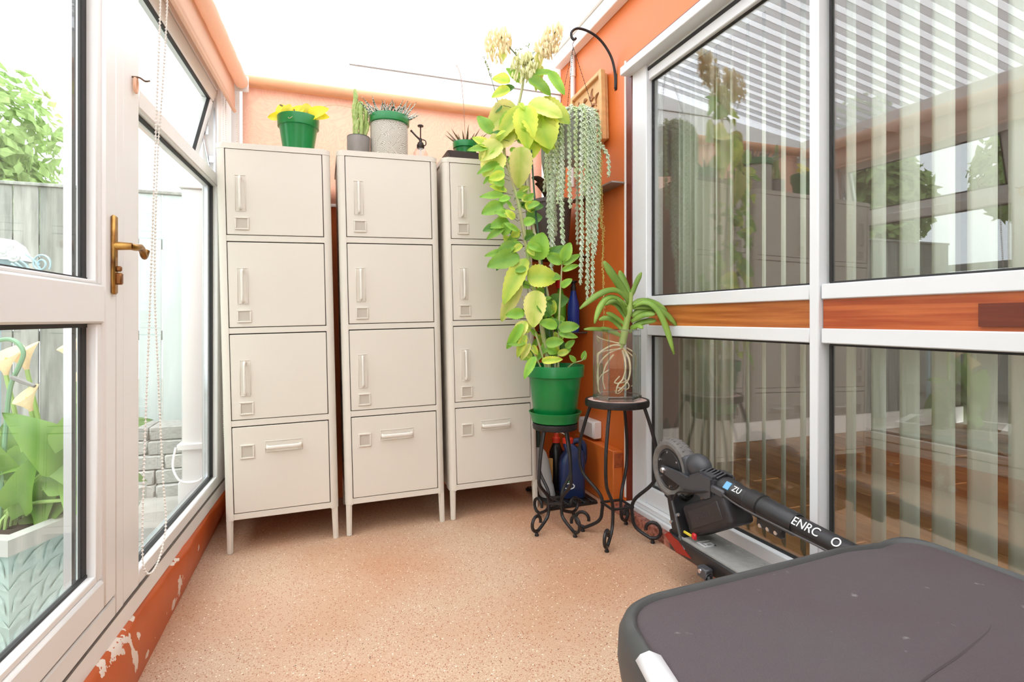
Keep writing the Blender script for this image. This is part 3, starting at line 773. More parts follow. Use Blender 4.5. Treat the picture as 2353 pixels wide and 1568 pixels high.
# yellow plant
p = ltop(0, -.105, 2.76) + U_ * .0016
yp = green_pot('potted_plant', 'green plastic pot of wilting bright yellow leaves on the left locker', p, .093, .062, .198, .05); yp['category'] = 'potted plant'
for (dx, dz, L_, a) in ((-.055, .19, .075, 110), (-.03, .19, .08, 60), (-.07, .185, .06, 160), (.045, .19, .08, 100), (.065, .19, .085, 40), (.08, .195, .06, 15), (.03, .185, .05, 140), (-.045, .19, .065, 85)):
    ar = math.radians(a)
    leaf(yp, p + R_ * dx + U_ * dz - F_ * random.uniform(-.01, .05), R_ * math.cos(ar) + U_ * math.sin(ar) - F_ * .3, -F_ + U_ * .4, L_, 'bright', 'round', .5)
t = MB(); t.tube(catmull([p + R_ * -.02 + U_ * .17, p + R_ * -.045 + U_ * .23, p + R_ * -.075 + U_ * .255, p + R_ * -.088 + U_ * .262], 4), [.007, .007, .007, .006, .006, .006, .005, .005, .005, .004, .004, .003, .002], 8); t.tube([p + R_ * .0 + U_ * .17, p + R_ * -.02 + U_ * .24], [.008, .003], 7); t.build('dead_stem', M('grey_brown_stem', S(120, 108, 92), .7), yp)
t = MB(); t.tube(catmull([p + U_ * .2, p + R_ * .06 + U_ * .235, p + R_ * .16 + U_ * .26, p + R_ * .26 + U_ * .245], 5), .0012, 4); t.tube(catmull([p + R_ * .03 - F_ * .08 + U_ * .2, p + R_ * .0 - F_ * .094 + U_ * .165, p + R_ * -.01 - F_ * .095 + U_ * .168], 5), .0015, 4); t.build('tendril', M('pale_tendril', S(190, 170, 130), .6), yp)

# cactus in grey pot
p = ltop(1, .166, 2.74) + U_ * .0014
cp_ = thing('potted_cactus', 'branching green cactus in a small grey pot on the middle locker', 'potted plant', p)
t = MB(); t.lathe([(0, .002), (.05, 0), (.053, .004), (.054, .118), (.052, .121), (.049, .12), (.048, .1), (0, .1)], p, 32); t.build('pot', M('grey_concrete_pot', S(136, 128, 122), .6, var=.25, vscale=20, stretch=(1, 1, .5)), cp_)
t = MB(); t.lathe([(.0475, .115), (.049, .121), (.053, .122), (.0545, .119)], p, 32); t.build('rim', M('black_liner', S(40, 38, 38), .5), cp_)
t = MB(); t.lathe([(0, .106), (.049, .104)], p, 20); t.build('soil', soil, cp_)
cm = M('cactus_green', S(140, 166, 84), .55, var=.35, vscale=40, col2=S(180, 194, 124), bump=.3)
def cactus_branch(pts, r):
    pts = catmull([p + R_ * a + F_ * b_ + U_ * c for a, b_, c in pts], 5); n = len(pts); t = MB()
    t.tube(pts, [r * (.7 + .3 * min(1, i / 3)) * (1 - .75 * max(0, (i - n + 4) / 4)) * (1 + .12 * (-1) ** i) for i in range(n)], 6)
    for i, q in enumerate(pts[1:-1]):
        for k in range(3):
            a = k * 2.1 + i; d_ = R_ * math.cos(a) + F_ * math.sin(a)
            t.tube([q + d_ * r * .8, q + d_ * (r + .004) + U_ * .002], [.0012, .0002], 3)
    t.build('stem', cm, cp_)
cactus_branch([(-.02, 0, .1), (-.016, 0, .18), (-.022, 0, .25), (-.014, 0, .31), (-.018, 0, .355)], .011)
cactus_branch([(-.012, .0, .2), (-.004, 0, .26), (.008, 0, .295)], .01)
cactus_branch([(.012, -.01, .1), (.016, -.01, .18), (.014, -.01, .24), (.018, -.01, .29)], .011)
cactus_branch([(.02, .01, .1), (.03, .01, .17), (.036, 0, .23), (.03, 0, .28)], .01)
cactus_branch([(-.03, .0, .1), (-.042, .0, .13)], .006)
cactus_branch([(.028, .0, .12), (.045, .0, .17), (.042, .0, .2)], .007)
cactus_branch([(.0, -.02, .1), (-.004, -.02, .15), (.004, -.02, .2)], .009)

def haworthia(par, c, r, n, h, mat, spread=1):
    for k in range(n):
        a = k * 2.39996; q = (k / n) ** .6
        d_ = Vector((math.cos(a), math.sin(a), 0)); e = 1.25 - q * spread
        L_ = r * (.75 + .5 * random.random()) * (.7 + .5 * q)
        b0 = c + d_ * .012; m1 = b0 + d_ * L_ * .5 * math.cos(e) + U_ * L_ * .55 * math.sin(e) ; m2 = b0 + d_ * L_ * math.cos(e) * .95 + U_ * L_ * (math.sin(e) * 1.05 + .08)
        t = MB(); t.tube(bez([b0, m1, m2], 5), [.0055, .0062, .0055, .0042, .0025, .0003], 6, up=(0, 0, 1)); t.build('leaf', mat, par)
def band_mat():
    m = M('zebra_leaf', S(66, 86, 62), .5); nt = m.node_tree; b = nt.nodes['Principled BSDF']
    tc = nt.nodes.new('ShaderNodeTexCoord'); n = nt.nodes.new('ShaderNodeTexNoise'); n.inputs['Scale'].default_value = 260
    mp = nt.nodes.new('ShaderNodeMapping'); mp.inputs['Scale'].default_value = (.5, .5, 1.2)
    nt.links.new(tc.outputs['Object'], mp.inputs[0]); nt.links.new(mp.outputs[0], n.inputs['Vector'])
    g_ = nt.nodes.new('ShaderNodeMath'); g_.operation = 'GREATER_THAN'; g_.inputs[1].default_value = .5; nt.links.new(n.outputs['Fac'], g_.inputs[0])
    x = nt.nodes.new('ShaderNodeMix'); x.data_type = 'RGBA'; x.inputs[6].default_value = S(58, 76, 56); x.inputs[7].default_value = S(220, 226, 214); nt.links.new(g_.outputs[0], x.inputs[0]); nt.links.new(x.outputs[2], b.inputs['Base Color'])
    return m
zebra = band_mat()
dark_haw = M('dark_succulent_leaf', S(70, 84, 62), .45, var=.4, vscale=200, col2=S(150, 110, 80))
# patterned planter
p = ltop(1, .312, 2.75) + U_ * .0022
pp = thing('potted_succulent', 'zebra succulent in a beige planter embossed with leaf fans, green inner pot', 'potted plant', p)
def fan_mat():
    m = M('embossed_beige_planter', S(206, 200, 186), .6); nt = m.node_tree; b = nt.nodes['Principled BSDF']
    tc = nt.nodes.new('ShaderNodeTexCoord'); v = nt.nodes.new('ShaderNodeTexVoronoi'); v.inputs['Scale'].default_value = 22; v.distance = 'MANHATTAN'
    nt.links.new(tc.outputs['Object'], v.inputs['Vector'])
    w = nt.nodes.new('ShaderNodeMath'); w.operation = 'PINGPONG'; w.inputs[1].default_value = .085; nt.links.new(v.outputs['Distance'], w.inputs[0])
    r = nt.nodes.new('ShaderNodeMapRange'); r.inputs[1].default_value = .02; r.inputs[2].default_value = .07; nt.links.new(w.outputs[0], r.inputs[0])
    x = nt.nodes.new('ShaderNodeMix'); x.data_type = 'RGBA'; x.inputs[6].default_value = S(150, 142, 128); x.inputs[7].default_value = S(216, 210, 198); nt.links.new(r.outputs[0], x.inputs[0]); nt.links.new(x.outputs[2], b.inputs['Base Color'])
    bp = nt.nodes.new('ShaderNodeBump'); bp.inputs['Strength'].default_value = .6; bp.inputs['Distance'].default_value = .002; nt.links.new(r.outputs[0], bp.inputs['Height']); nt.links.new(bp.outputs[0], b.inputs['Normal'])
    return m
t = MB(); t.lathe([(0, .002), (.088, 0), (.09, .004), (.0905, .192), (.088, .195), (.085, .192), (.084, .02), (0, .02)], p, 40); t.build('planter', fan_mat(), pp)
t = MB(); t.lathe([(.083, .19), (.093, .196), (.0975, .197), (.0985, .23), (.0965, .233), (.092, .231), (.088, .2), (0, .2)], p, 40); t.build('inner_pot', green_pl, pp)
t = MB(); t.lathe([(0, .212), (.09, .208)], p, 20); t.build('soil', soil, pp)
for (dx, dy) in ((0, 0), (.045, -.02), (-.045, -.02), (.02, .045), (-.03, .04)):
    haworthia(pp, p + Vector((dx, dy, .21)), .105 if dx or dy else .12, 14, 0, zebra, .95)

# amber-topped mister
p = ltop(1, .458, 2.70)
sb = thing('spray_bottle', 'small clear glass plant mister with a dark pump on the middle locker', 'spray bottle', p)
t = MB(); t.lathe([(0, .003), (.03, 0), (.034, .006), (.036, .03), (.035, .055), (.025, .075), (.0155, .082), (.015, .088)], p, 28); t.build('bottle', glass_mat('bottle_glass', (.93, .93, .93, 1), 1.45, 1.6), sb)
dk = M('dark_bronze', S(64, 56, 52), .35, .7)
t = MB(); t.lathe([(.0, .08), (.017, .08), (.0185, .084), (.0185, .098), (.015, .101), (.014, .108), (.008, .112), (.007, .13), (0, .13)], p, 20); t.build('collar', dk, sb)
t = MB(); t.tube([p + U_ * .125, p + U_ * .19], .0032, 8); t.lathe([(0, .188), (.014, .188), (.015, .192), (.012, .196), (0, .197)], p, 16); t.build('plunger', dk, sb)
t = MB(); t.tube([p + U_ * .122, p - R_ * .022 + U_ * .142, p - R_ * .043 + U_ * .165], [.0055, .0045, .0045], 8); t.ball(p - R_ * .045 + U_ * .167, .006); t.build('nozzle', dk, sb)
t = MB(); t.tube(catmull([p + R_ * .008 + U_ * .125, p + R_ * .024 + U_ * .118, p + R_ * .026 + U_ * .1, p + R_ * .016 + U_ * .092], 4), .0028, 6); t.build('trigger', dk, sb)
t = MB(); t.tube([p + U_ * .08, p + U_ * .02], .003, 6); t.build('dip_tube', M('white_tube', S(225, 225, 222), .4), sb)

# black tray with two small green pots
p = ltop(2, .73, 2.735) + U_ * .003
tr_ = thing('seed_tray', 'black plastic tray holding small green pots on the right locker', 'tray', p)
t = MB()
A = rrect(-.115, .135, -.075, .085, .012, 2); B = rrect(-.15, .17, -.10, .11, .014, 2); nn = len(A)
va = [t.bm.verts.new(p + Vector((x, y, .001))) for x, y in A]; vb = [t.bm.verts.new(p + Vector((x, y, .055))) for x, y in B]; vc = [t.bm.verts.new(p + Vector((x * .97, y * .95, .055))) for x, y in B]; vd = [t.bm.verts.new(p + Vector((x * .97, y * .95, .006))) for x, y in A]
t.bm.faces.new(va[::-1]); t.bm.faces.new(vd)
for q1, q2 in ((va, vb), (vb, vc), (vc, vd)):
    for k in range(nn): t.bm.faces.new((q1[k], q1[(k + 1) % nn], q2[(k + 1) % nn], q2[k]))
t.build('tray_body', M('brown_black_plastic', S(54, 42, 40), .35), tr_)
pa = p + Vector((-.028, -.005, .062 - .05 + .0))
g1 = green_pot('potted_succulent', 'little dark spiky succulent in a green pot in the black tray', p + Vector((-.035, 0, .0065)), .066, .046, .122, .032); g1['category'] = 'potted plant'
q0 = p + Vector((-.035, 0, .0065 + .1)); haworthia(g1, q0, .10, 20, 0, dark_haw, .9)
t = MB(); t.tube(catmull([q0, q0 + U_ * .1 - R_ * .004, q0 + U_ * .24 - R_ * .012, q0 + U_ * .36 - R_ * .024, q0 + U_ * .415 - R_ * .042, q0 + U_ * .418 - R_ * .05], 4), .0016, 5)
for k in range(4): t.octa(q0 + U_ * (.412 + .004 * k) - R_ * (.03 + .006 * k), (.3, 0, 1), .012, .004)
t.build('flower_stalk', M('dry_stalk', S(170, 130, 110), .7), g1)
g2 = green_pot('potted_succulent', 'little green pot half hidden behind the tall plant in the black tray', p + Vector((.095, 0, .0065)), .06, .046, .122, .032); g2['category'] = 'potted plant'
haworthia(g2, p + Vector((.095, 0, .105)), .05, 14, 0, dark_haw, .9)

# ------------------------------------------------------------------ plant stands
def stand(label, c, zt, rt, feet, bow, ring_z, top_mat, leg_r, curl, shelf=False):
    """wrought iron stand: disc top, four bowed legs ending in a scroll, a brace ring of bars"""
    s_ = thing('plant_stand', label, 'plant stand', (c[0], c[1], fz(c[0])), 'black wrought iron plant stands'); b = Vector((c[0], c[1], 0)); z0 = fz(c[0])
    t = MB(); t.lathe([(rt - .004, zt - .030), (rt, zt - .028), (rt + .002, zt - .012), (rt, zt - .002), (rt - .008, zt), (rt - .010, zt - .004), (rt - .012, zt - .030)], b, 40); t.build('top_rim', iron, s_)
    t = MB(); t.lathe([(0, zt - .012), (rt - .008, zt - .012), (rt - .009, zt - .004), (0, zt - .003)], b, 40); t.build('top_plate', top_mat, s_)
    n = len(feet); mids = []
    for k, (fx, fy) in enumerate(feet):
        ft = Vector((fx, fy, 0)) - b; ft.z = 0; rad = ft.length; d = ft.normalized()
        def P(r, z): return b + d * r + U_ * z
        zf = fz(fx) + .012 + leg_r
        pts = [P(rt - .02, zt - .022), P(rt + bow * .35, zt - .12), P(rt + bow, zt - .22), P(rt + bow * .7, zt - .33 * (zt / .63) - .0), P(rt * .55, z0 + ring_z + .03), P(rt * .5, z0 + .10), P(rt * .62, z0 + .055), P(rad - .01, zf)]
        # scroll
        cc = P(rad, zf + curl); sp = []
        for i in range(1, 12):
            a = -PI / 2 + i * (1.55 * PI / 11); rr = curl * (1 - .02 * i)
            sp.append(cc + d * (rr * math.cos(a)) + U_ * (rr * math.sin(a)))
        t = MB(); t.tube(catmull(pts, 6) + sp, leg_r, 8); lg = t.build('leg', iron, s_)
        t = MB(); t.lathe([(0, 0), (.009, 0), (.010, .004), (.007, .010), (.006, .014), (0, .014)], P(rad, fz(fx)), 12); t.build('foot', iron, lg)
        mids.append(P(rt * .52, z0 + ring_z))
    for k in range(n):
        t = MB(); t.tube([mids[k], mids[(k + 1) % n]], leg_r * .8, 6); t.build('brace', iron, s_)
    if shelf:
        for k in range(2):
            t = MB(); t.tube([mids[k], mids[k + 2]], leg_r * .8, 6); t.build('brace', iron, s_)
    return s_
stone_top = M('grey_slate_top', S(120, 118, 116), .5, var=.3, vscale=30)
terra = M('terracotta_mosaic', S(196, 150, 138), .6, var=.35, vscale=45, col2=S(222, 196, 186), bump=.3)
SC = (1.005, 2.30)
stand('low black iron plant stand under the big green pot, slate top', SC, .505, .102, [(.885, 2.225), (1.032, 2.148), (1.135, 2.375), (.975, 2.43)], .022, .115, stone_top, .0075, .036, True)
BC = (1.195, 2.075)
stand('taller black iron plant stand with a terracotta mosaic top, under the glass vase', BC, .632, .135, [(1.085, 1.965), (1.30, 1.965), (1.305, 2.185), (1.09, 2.19)], .035, .14, terra, .0075, .036)

# ------------------------------------------------------------------ big green pot and its tall plant
ps = Vector((SC[0], SC[1], .506))
sau = MB(); sau.lathe([(0, .001), (.10, 0), (.106, .004), (.112, .03), (.120, .044), (.121, .048), (.117, .049), (.109, .034), (.102, .008), (0, .006)], ps, 40)
o = sau.build('saucer', green_pl, None, loc=ps); tag(o, 'green plastic saucer under the big green flower pot', 'saucer')
P0 = ps + U_ * .0075
mp_ = thing('mother_plant', 'tall yellow-green kalanchoe with dry flower heads in a large green pot', 'potted plant', P0)
t = MB(); t.lathe([(0, .003), (.092, 0), (.095, .004), (.118, .196), (.1235, .198), (.131, .202), (.1335, .246), (.132, .251), (.127, .25), (.121, .2), (.118, .19), (0, .19)], P0, 48); t.build('pot', green_pl, mp_)
t = MB(); t.lathe([(0, .218), (.06, .216), (.122, .208)], P0, 24); t.build('soil', soil, mp_)
def px(x, y, dp=0.0, base=None):
    """a point of the plant standing in the pot, from how it lies left/right and up/down of the pot's rim"""
    b = (base or P0) + F_ * dp
    dep = b.x * F_.x + b.y * F_.y
    lat = (x - 1176.5) / 1260 * dep
    z = .971 - (y - 735) / 1260 * dep
    return R_ * lat + F_ * dep + U_ * z
stem_m = M('pale_green_stem', S(166, 184, 112), .5, var=.3, vscale=18, col2=S(190, 176, 140))
stem_d = M('purple_green_stalk', S(104, 110, 66), .5)
def stem(pts, r0, r1, mat=stem_m, name='stem', n=5):
    q = catmull([px(*a) for a in pts], n); m_ = len(q)
    t = MB(); t.tube(q, [r0 + (r1 - r0) * i / (m_ - 1) + (.0008 if i % 4 == 0 else 0) for i in range(m_)], 8); return t.build(name, mat, mp_)
stem([(1262, 850, 0), (1243, 740, .0), (1222, 640, 0), (1205, 540, 0), (1190, 460, 0), (1170, 390, .01), (1158, 345, .02), (1168, 300, .03), (1190, 245, .04), (1202, 190, .04), (1206, 140, .04)], .011, .005)
stem([(1275, 850, .03), (1262, 700, .03), (1240, 600, .03), (1222, 500, .04), (1212, 420, .05), (1208, 330, .05), (1200, 250, .05)], .008, .005, M('bamboo_cane', S(206, 200, 168), .5), 'cane')
stem([(1272, 850, -.01), (1250, 640, -.02), (1232, 500, -.02), (1221, 345, -.02)], .0042, .0042, M('green_coated_stake', S(46, 84, 58), .5), 'stake', 2)
stem([(1283, 850, -.02), (1284, 760, -.03), (1287, 680, -.03), (1292, 600, -.03), (1296, 575, -.03)], .005, .003)
stem([(1255, 850, -.03), (1235, 780, -.05), (1215, 720, -.06), (1200, 680, -.06)], .005, .003)
stem([(1245, 850, -.05), (1222, 800, -.07), (1205, 755, -.08)], .004, .003)
stem([(1300, 850, .0), (1318, 835, -.02), (1338, 828, -.02), (1346, 812, -.02)], .0035, .002)
stem([(1206, 150, .04), (1185, 125, .04), (1160, 95, .04), (1148, 80, .04)], .004, .0025, stem_d)
stem([(1206, 150, .04), (1228, 132, .04), (1255, 105, .04), (1275, 75, .04), (1282, 52, .04)], .004, .0025, stem_d)
stem([(1160, 300, .05), (1145, 240, .06), (1132, 190, .06), (1118, 150, .06), (1113, 135, .06)], .002, .0012, stem_d)
# leaves: (x, y of the stalk end, length in px, direction, shape, colour, depth, how far it faces down)
def lf(x, y, L, a, shape='ovate', key='green', dp=0.0, tilt=.35, droop=.22, fd=-.25):
    ar = math.radians(a); b = px(x, y, dp); ln = L / 505
    d = R_ * math.cos(ar) + U_ * math.sin(ar) + F_ * fd
    return leaf(mp_, b, d, -F_ + U_ * tilt + R_ * random.uniform(-.25, .25), ln, key, shape, droop)
big = [(1198, 338, 86, -92, 'ovate', 'yellow', -.04), (1212, 640, 66, 8, 'round', 'lime', -.06), (1232, 668, 82, -95, 'ovate', 'yellow', -.07), (1232, 597, 62, 78, 'round', 'green', -.04),
       (1208, 595, 118, -118, 'narrow', 'lime', -.04), (1196, 648, 96, -119, 'narrow', 'yellow', -.05), (1192, 588, 74, 197, 'ovate', 'green', -.03), (1250, 588, 62, 22, 'narrow', 'deep', -.02),
       (1203, 243, 104, -128, 'narrow', 'lime', .0), (1206, 244, 92, -88, 'ovate', 'lime', -.03), (1214, 240, 84, -20, 'ovate', 'yellow', .0), (1222, 255, 100, -62, 'round', 'lime', .01), (1245, 265, 84, -80, 'ovate', 'lime', .0),
       (1190, 250, 78, -150, 'round', 'yellow', .02), (1178, 300, 66, -140, 'round', 'yellow', .02), (1220, 320, 60, -20, 'ovate', 'lime', .03), (1168, 250, 70, -110, 'ovate', 'lime', .05), (1232, 235, 96, -35, 'ovate', 'lime', .04),
       (1172, 188, 42, 168, 'round', 'lime', .03), (1172, 205, 44, 195, 'ovate', 'lime', .02), (1215, 182, 60, -28, 'ovate', 'green', .0), (1262, 165, 66, -58, 'narrow', 'green', .02), (1222, 172, 54, 15, 'narrow', 'green', .02), (1196, 190, 44, 130, 'ovate', 'green', .05), (1182, 200, 40, -160, 'ovate', 'deep', .04),
       (1240, 120, 50, -95, 'narrow', 'yellow', .03), (1242, 150, 60, -100, 'narrow', 'yellow', .05), (1158, 112, 34, -95, 'ovate', 'yellow', .03), (1133, 105, 30, -100, 'narrow', 'yellow', .03),
       (1130, 308, 52, 125, 'ovate', 'green', .0), (1122, 340, 50, 190, 'narrow', 'green', -.02), (1125, 338, 44, 150, 'ovate', 'lime', -.01), (1152, 330, 62, -145, 'round', 'yellow', -.02), (1150, 350, 66, -125, 'round', 'yellow', .0), (1148, 375, 54, 200, 'narrow', 'green', -.01), (1148, 390, 48, 215, 'narrow', 'green', .0),
       (1156, 300, 48, 70, 'ovate', 'green', .0), (1165, 320, 52, 20, 'ovate', 'lime', .02), (1230, 300, 72, -100, 'ovate', 'lime', .03),
       (1155, 470, 52, 205, 'ovate', 'green', -.04), (1158, 450, 54, 178, 'narrow', 'green', -.03), (1165, 440, 42, 160, 'narrow', 'lime', -.02), (1160, 520, 50, 215, 'narrow', 'green', -.04), (1140, 520, 32, 200, 'ovate', 'deep', -.03), (1170, 510, 46, 190, 'ovate', 'green', -.03),
       (1185, 560, 48, 205, 'ovate', 'green', -.02), (1162, 580, 48, 185, 'narrow', 'green', -.02), (1165, 590, 40, 230, 'narrow', 'deep', .0),
       (1294, 600, 44, 70, 'ovate', 'green', -.05), (1294, 608, 44, 32, 'narrow', 'green', -.05), (1292, 622, 38, 22, 'narrow', 'green', -.05), (1292, 605, 44, 150, 'ovate', 'green', -.04), (1288, 640, 34, 165, 'ovate', 'green', -.04), (1290, 660, 30, 40, 'ovate', 'green', -.05),
       (1285, 756, 44, 12, 'ovate', 'green', -.08), (1284, 766, 42, -10, 'narrow', 'green', -.08), (1280, 750, 42, 165, 'ovate', 'green', -.07), (1254, 790, 40, 10, 'ovate', 'green', -.1), (1245, 830, 46, 8, 'narrow', 'lime', -.12), (1230, 820, 54, -120, 'narrow', 'green', -.12),
       (1210, 740, 48, -130, 'ovate', 'yellow', -.08), (1200, 745, 62, -122, 'narrow', 'green', -.09), (1208, 770, 52, -112, 'narrow', 'lime', -.09), (1218, 790, 42, -120, 'narrow', 'yellow', -.09), (1212, 780, 46, 190, 'ovate', 'green', -.08), (1205, 720, 42, 185, 'ovate', 'green', -.08), (1222, 715, 40, 40, 'ovate', 'deep', -.05),
       (1340, 828, 22, 80, 'ovate', 'green', -.02), (1322, 832, 20, 130, 'ovate', 'green', -.03), (1300, 800, 26, 45, 'ovate', 'green', -.06), (1282, 815, 26, 20, 'ovate', 'lime', -.1), (1255, 740, 40, 100, 'ovate', 'deep', .02), (1262, 700, 46, 20, 'round', 'deep', .03)]
for q in big:
    lf(*q[:3], q[3], q[4], q[5], q[6], random.uniform(.1, .6), random.choice((.15, .25, .35)), random.uniform(-.45, -.05))
for (y0, y1, n_, lx) in ((405, 600, 46, 1), (600, 720, 16, 1), (720, 835, 34, 2), (330, 410, 8, 1), (205, 330, 10, 1)):
    for i in range(n_):
        y = random.uniform(y0, y1)
        if lx == 1:
            xs = 1158 + (y - 345) * .205 if y > 345 else 1175
            sd = -1 if random.random() < .66 else 1
            x = xs + sd * random.uniform(2, 26)
            a = (180 if sd < 0 else 0) + random.uniform(-55, 45)
        else:
            x = 1262 + random.uniform(-42, 40); a = random.choice((random.uniform(150, 260), random.uniform(-70, 60), random.uniform(30, 150)))
        L = random.uniform(20, 40)
        lf(x, y, L, a, random.choice(('ovate', 'ovate', 'narrow', 'round')), random.choice(('green', 'green', 'deep', 'lime')), random.uniform(-.08, .07), random.uniform(-.1, .7), .25, random.uniform(-.6, .4))
        if i % 2 == 0 and lx == 1:
            t = MB(); t.tube([px(xs, y + 6, 0), px(x, y, 0)], .0014, 5); t.build('stalk', stem_d, mp_)
# dry flower heads
flm = sheet_mat('dry_cream_flowers', S(250, 240, 206), .45, 0); flm2 = sheet_mat('pale_green_flowers', S(240, 240, 196), .45, 0)
def flowers(cx, cy, rx, ry, n_, mat, name='flower_head'):
    t = MB()
    for i in range(n_):
        a = random.uniform(0, 2 * PI); q = math.sqrt(random.random())
        b = px(cx + rx * q * math.cos(a), cy + ry * q * math.sin(a), .04 + random.uniform(-.04, .04))
        d = Vector((random.uniform(-.35, .35), random.uniform(-.35, .35), -1)).normalized(); L = random.uniform(.022, .038); w = random.uniform(.004, .0065)
        t.tube([b, b + d * L * .3, b + d * L * .75, b + d * L], [.0012, w, w * .85, w * .3], 5, cap=False)
        t.tube([b, b - d * .012 + R_ * random.uniform(-.006, .006)], .0006, 3, cap=False)
    o = t.build(name, mat, mp_); o['kind'] = 'stuff'
flowers(1142, 98, 28, 38, 130, flm); flowers(1158, 82, 16, 24, 40, flm)
flowers(1268, 82, 22, 30, 90, flm); flowers(1250, 105, 22, 26, 70, flm); flowers(1284, 62, 9, 16, 26, flm); flowers(1206, 148, 32, 34, 150, flm2)
t = MB()
for (x, y) in [(1188, 115), (1196, 112), (1212, 108), (1216, 104), (1226, 122), (1184, 120), (1113, 133), (1116, 142), (1119, 150), (1123, 160), (1128, 172)]:
    for k in range(3): t.octa(px(x + random.uniform(-3, 3), y + random.uniform(-3, 3), .04), (random.uniform(-1, 1), 0, 1), .012, .006)
t.build('flower_buds', M('green_bud', S(120, 140, 70), .6), mp_)['kind'] = 'stuff'

# ------------------------------------------------------------------ vase with a bare-rooted orchid
V0 = Vector((BC[0], BC[1], .6305))
va_ = thing('glass_vase', 'clear hexagonal glass vase on the mosaic topped stand', 'vase', V0)
vg = glass_mat('vase_glass', (.965, .98, .975, 1), 1.5, 1.6)
VR = .103
def hexa(r, z, n=6, a0=None):
    a0 = -YAW - PI / 2 - PI / 6 if a0 is None else a0
    return [V0 + Vector((r * math.cos(a0 + k * 2 * PI / n), r * math.sin(a0 + k * 2 * PI / n), z)) for k in range(n)]
t = MB()
rings = [hexa(VR, 0), hexa(VR, .298), hexa(VR - .008, .298), hexa(VR - .008, .02)]
vv = [[t.bm.verts.new(p_) for p_ in rg] for rg in rings]
t.bm.faces.new(vv[0][::-1]); t.bm.faces.new(vv[3])
for A, B in zip(vv, vv[1:]):
    for k in range(6): t.bm.faces.new((A[k], A[(k + 1) % 6], B[(k + 1) % 6], B[k]))
t.build('glass_body', vg, va_, smooth=False)
edge_g = glass_mat('vase_glass_edge', (.80, .83, .82, 1), 1.6, 2.5)
for k in range(6):
    q = hexa(VR - .003, 0)[k]; t = MB(); t.tube([q + U_ * .003, q + U_ * .296], .0032, 6); t.build('glass_edge', edge_g, va_)
t = MB(); q = hexa(VR - .004, .297); t.tube(q, .0036, 6, closed=True); t.build('glass_rim', edge_g, va_)
t = MB(); q = hexa(VR - .004, .014); t.tube(q, .008, 6, closed=True); t.build('glass_foot', edge_g, va_)

O0 = V0 + U_ * .022
orc = thing('orchid', 'strap-leaved orchid with bare white roots standing in the glass vase', 'orchid', O0)
strap = leaf_mat('orchid_strap_leaf', S(150, 184, 80), S(124, 164, 62), .2, .25)
root_m = M('silvery_orchid_root', S(226, 214, 184), .6, var=.3, vscale=30, col2=S(198, 176, 128))
def po(x, y, dp=0): return px(x, y, dp, base=V0)
t = MB(); t.tube(catmull([po(1428, 800), po(1432, 780), po(1440, 740), po(1448, 700), po(1450, 672)], 5), [.008] * 3 + [.016] * 6 + [.014] * 6 + [.009] * 6, 10); t.build('stem', M('orchid_stem', S(150, 172, 86), .5), orc)
def strap_leaf(ctrl, w, dd):
    a, m_, b = ctrl
    mp2 = (2 * m_[0] - (a[0] + b[0]) / 2, 2 * m_[1] - (a[1] + b[1]) / 2)
    pts = bez([po(*a, 0), po(*mp2, dd * .6), po(*b, dd)], 9); wd = w / 545; t = MB()
    def f(u, v):
        i = min(int(u * 9), 8); k = u * 9 - i; q = pts[i].lerp(pts[i + 1], k); tg = (pts[i + 1] - pts[i]).normalized()
        sd = tg.cross(-F_ * .8 + U_ * .6); sd = sd.normalized() if sd.length > .05 else R_
        ww = wd * (.5 + .5 * min(1, u * 4)) * (1 - max(0, (u - .75) / .25) ** 2.2 * .75); s_ = 2 * v - 1
        nn_ = tg.cross(sd).normalized()
        return q + sd * s_ * ww * .5 + nn_ * abs(s_) * ww * .22
    t.grid(f, 14, 4); t.build('leaf', strap, orc, solid=.002, angle=80)
for ctrl, w, dd in [(((1447, 690), (1422, 648), (1388, 600)), 22, -.02), (((1448, 686), (1438, 655), (1424, 622)), 18, .03), (((1450, 684), (1460, 655), (1474, 626)), 11, .0), (((1446, 700), (1405, 664), (1332, 710)), 16, -.08), (((1445, 706), (1398, 682), (1366, 744)), 14, -.1),
                    (((1442, 722), (1420, 690), (1390, 702)), 14, .03), (((1440, 735), (1418, 700), (1402, 700)), 13, .05), (((1438, 748), (1410, 724), (1394, 722)), 13, -.03), (((1434, 764), (1405, 732), (1376, 736)), 14, .02), (((1430, 772), (1395, 755), (1378, 760)), 13, -.05), (((1430, 775), (1390, 757), (1342, 757)), 11, -.07),
                    (((1452, 700), (1490, 690), (1534, 714)), 18, .02), (((1454, 706), (1508, 706), (1549, 815)), 15, -.08), (((1454, 708), (1512, 708), (1556, 750)), 16, -.03), (((1452, 728), (1480, 708), (1508, 716)), 18, .0), (((1450, 740), (1478, 722), (1506, 722)), 17, -.04), (((1448, 755), (1480, 738), (1508, 737)), 16, -.02), (((1446, 765), (1464, 748), (1476, 756)), 13, -.06), (((1444, 735), (1432, 700), (1420, 690)), 14, -.07)]:
    strap_leaf(ctrl, w, dd)
def clampv(p_):
    d = Vector((p_.x - V0.x, p_.y - V0.y)); L = d.length; mx_ = VR * .82
    if L > mx_: d *= mx_ / L
    return Vector((V0.x + d.x, V0.y + d.y, max(p_.z, V0.z + .026)))
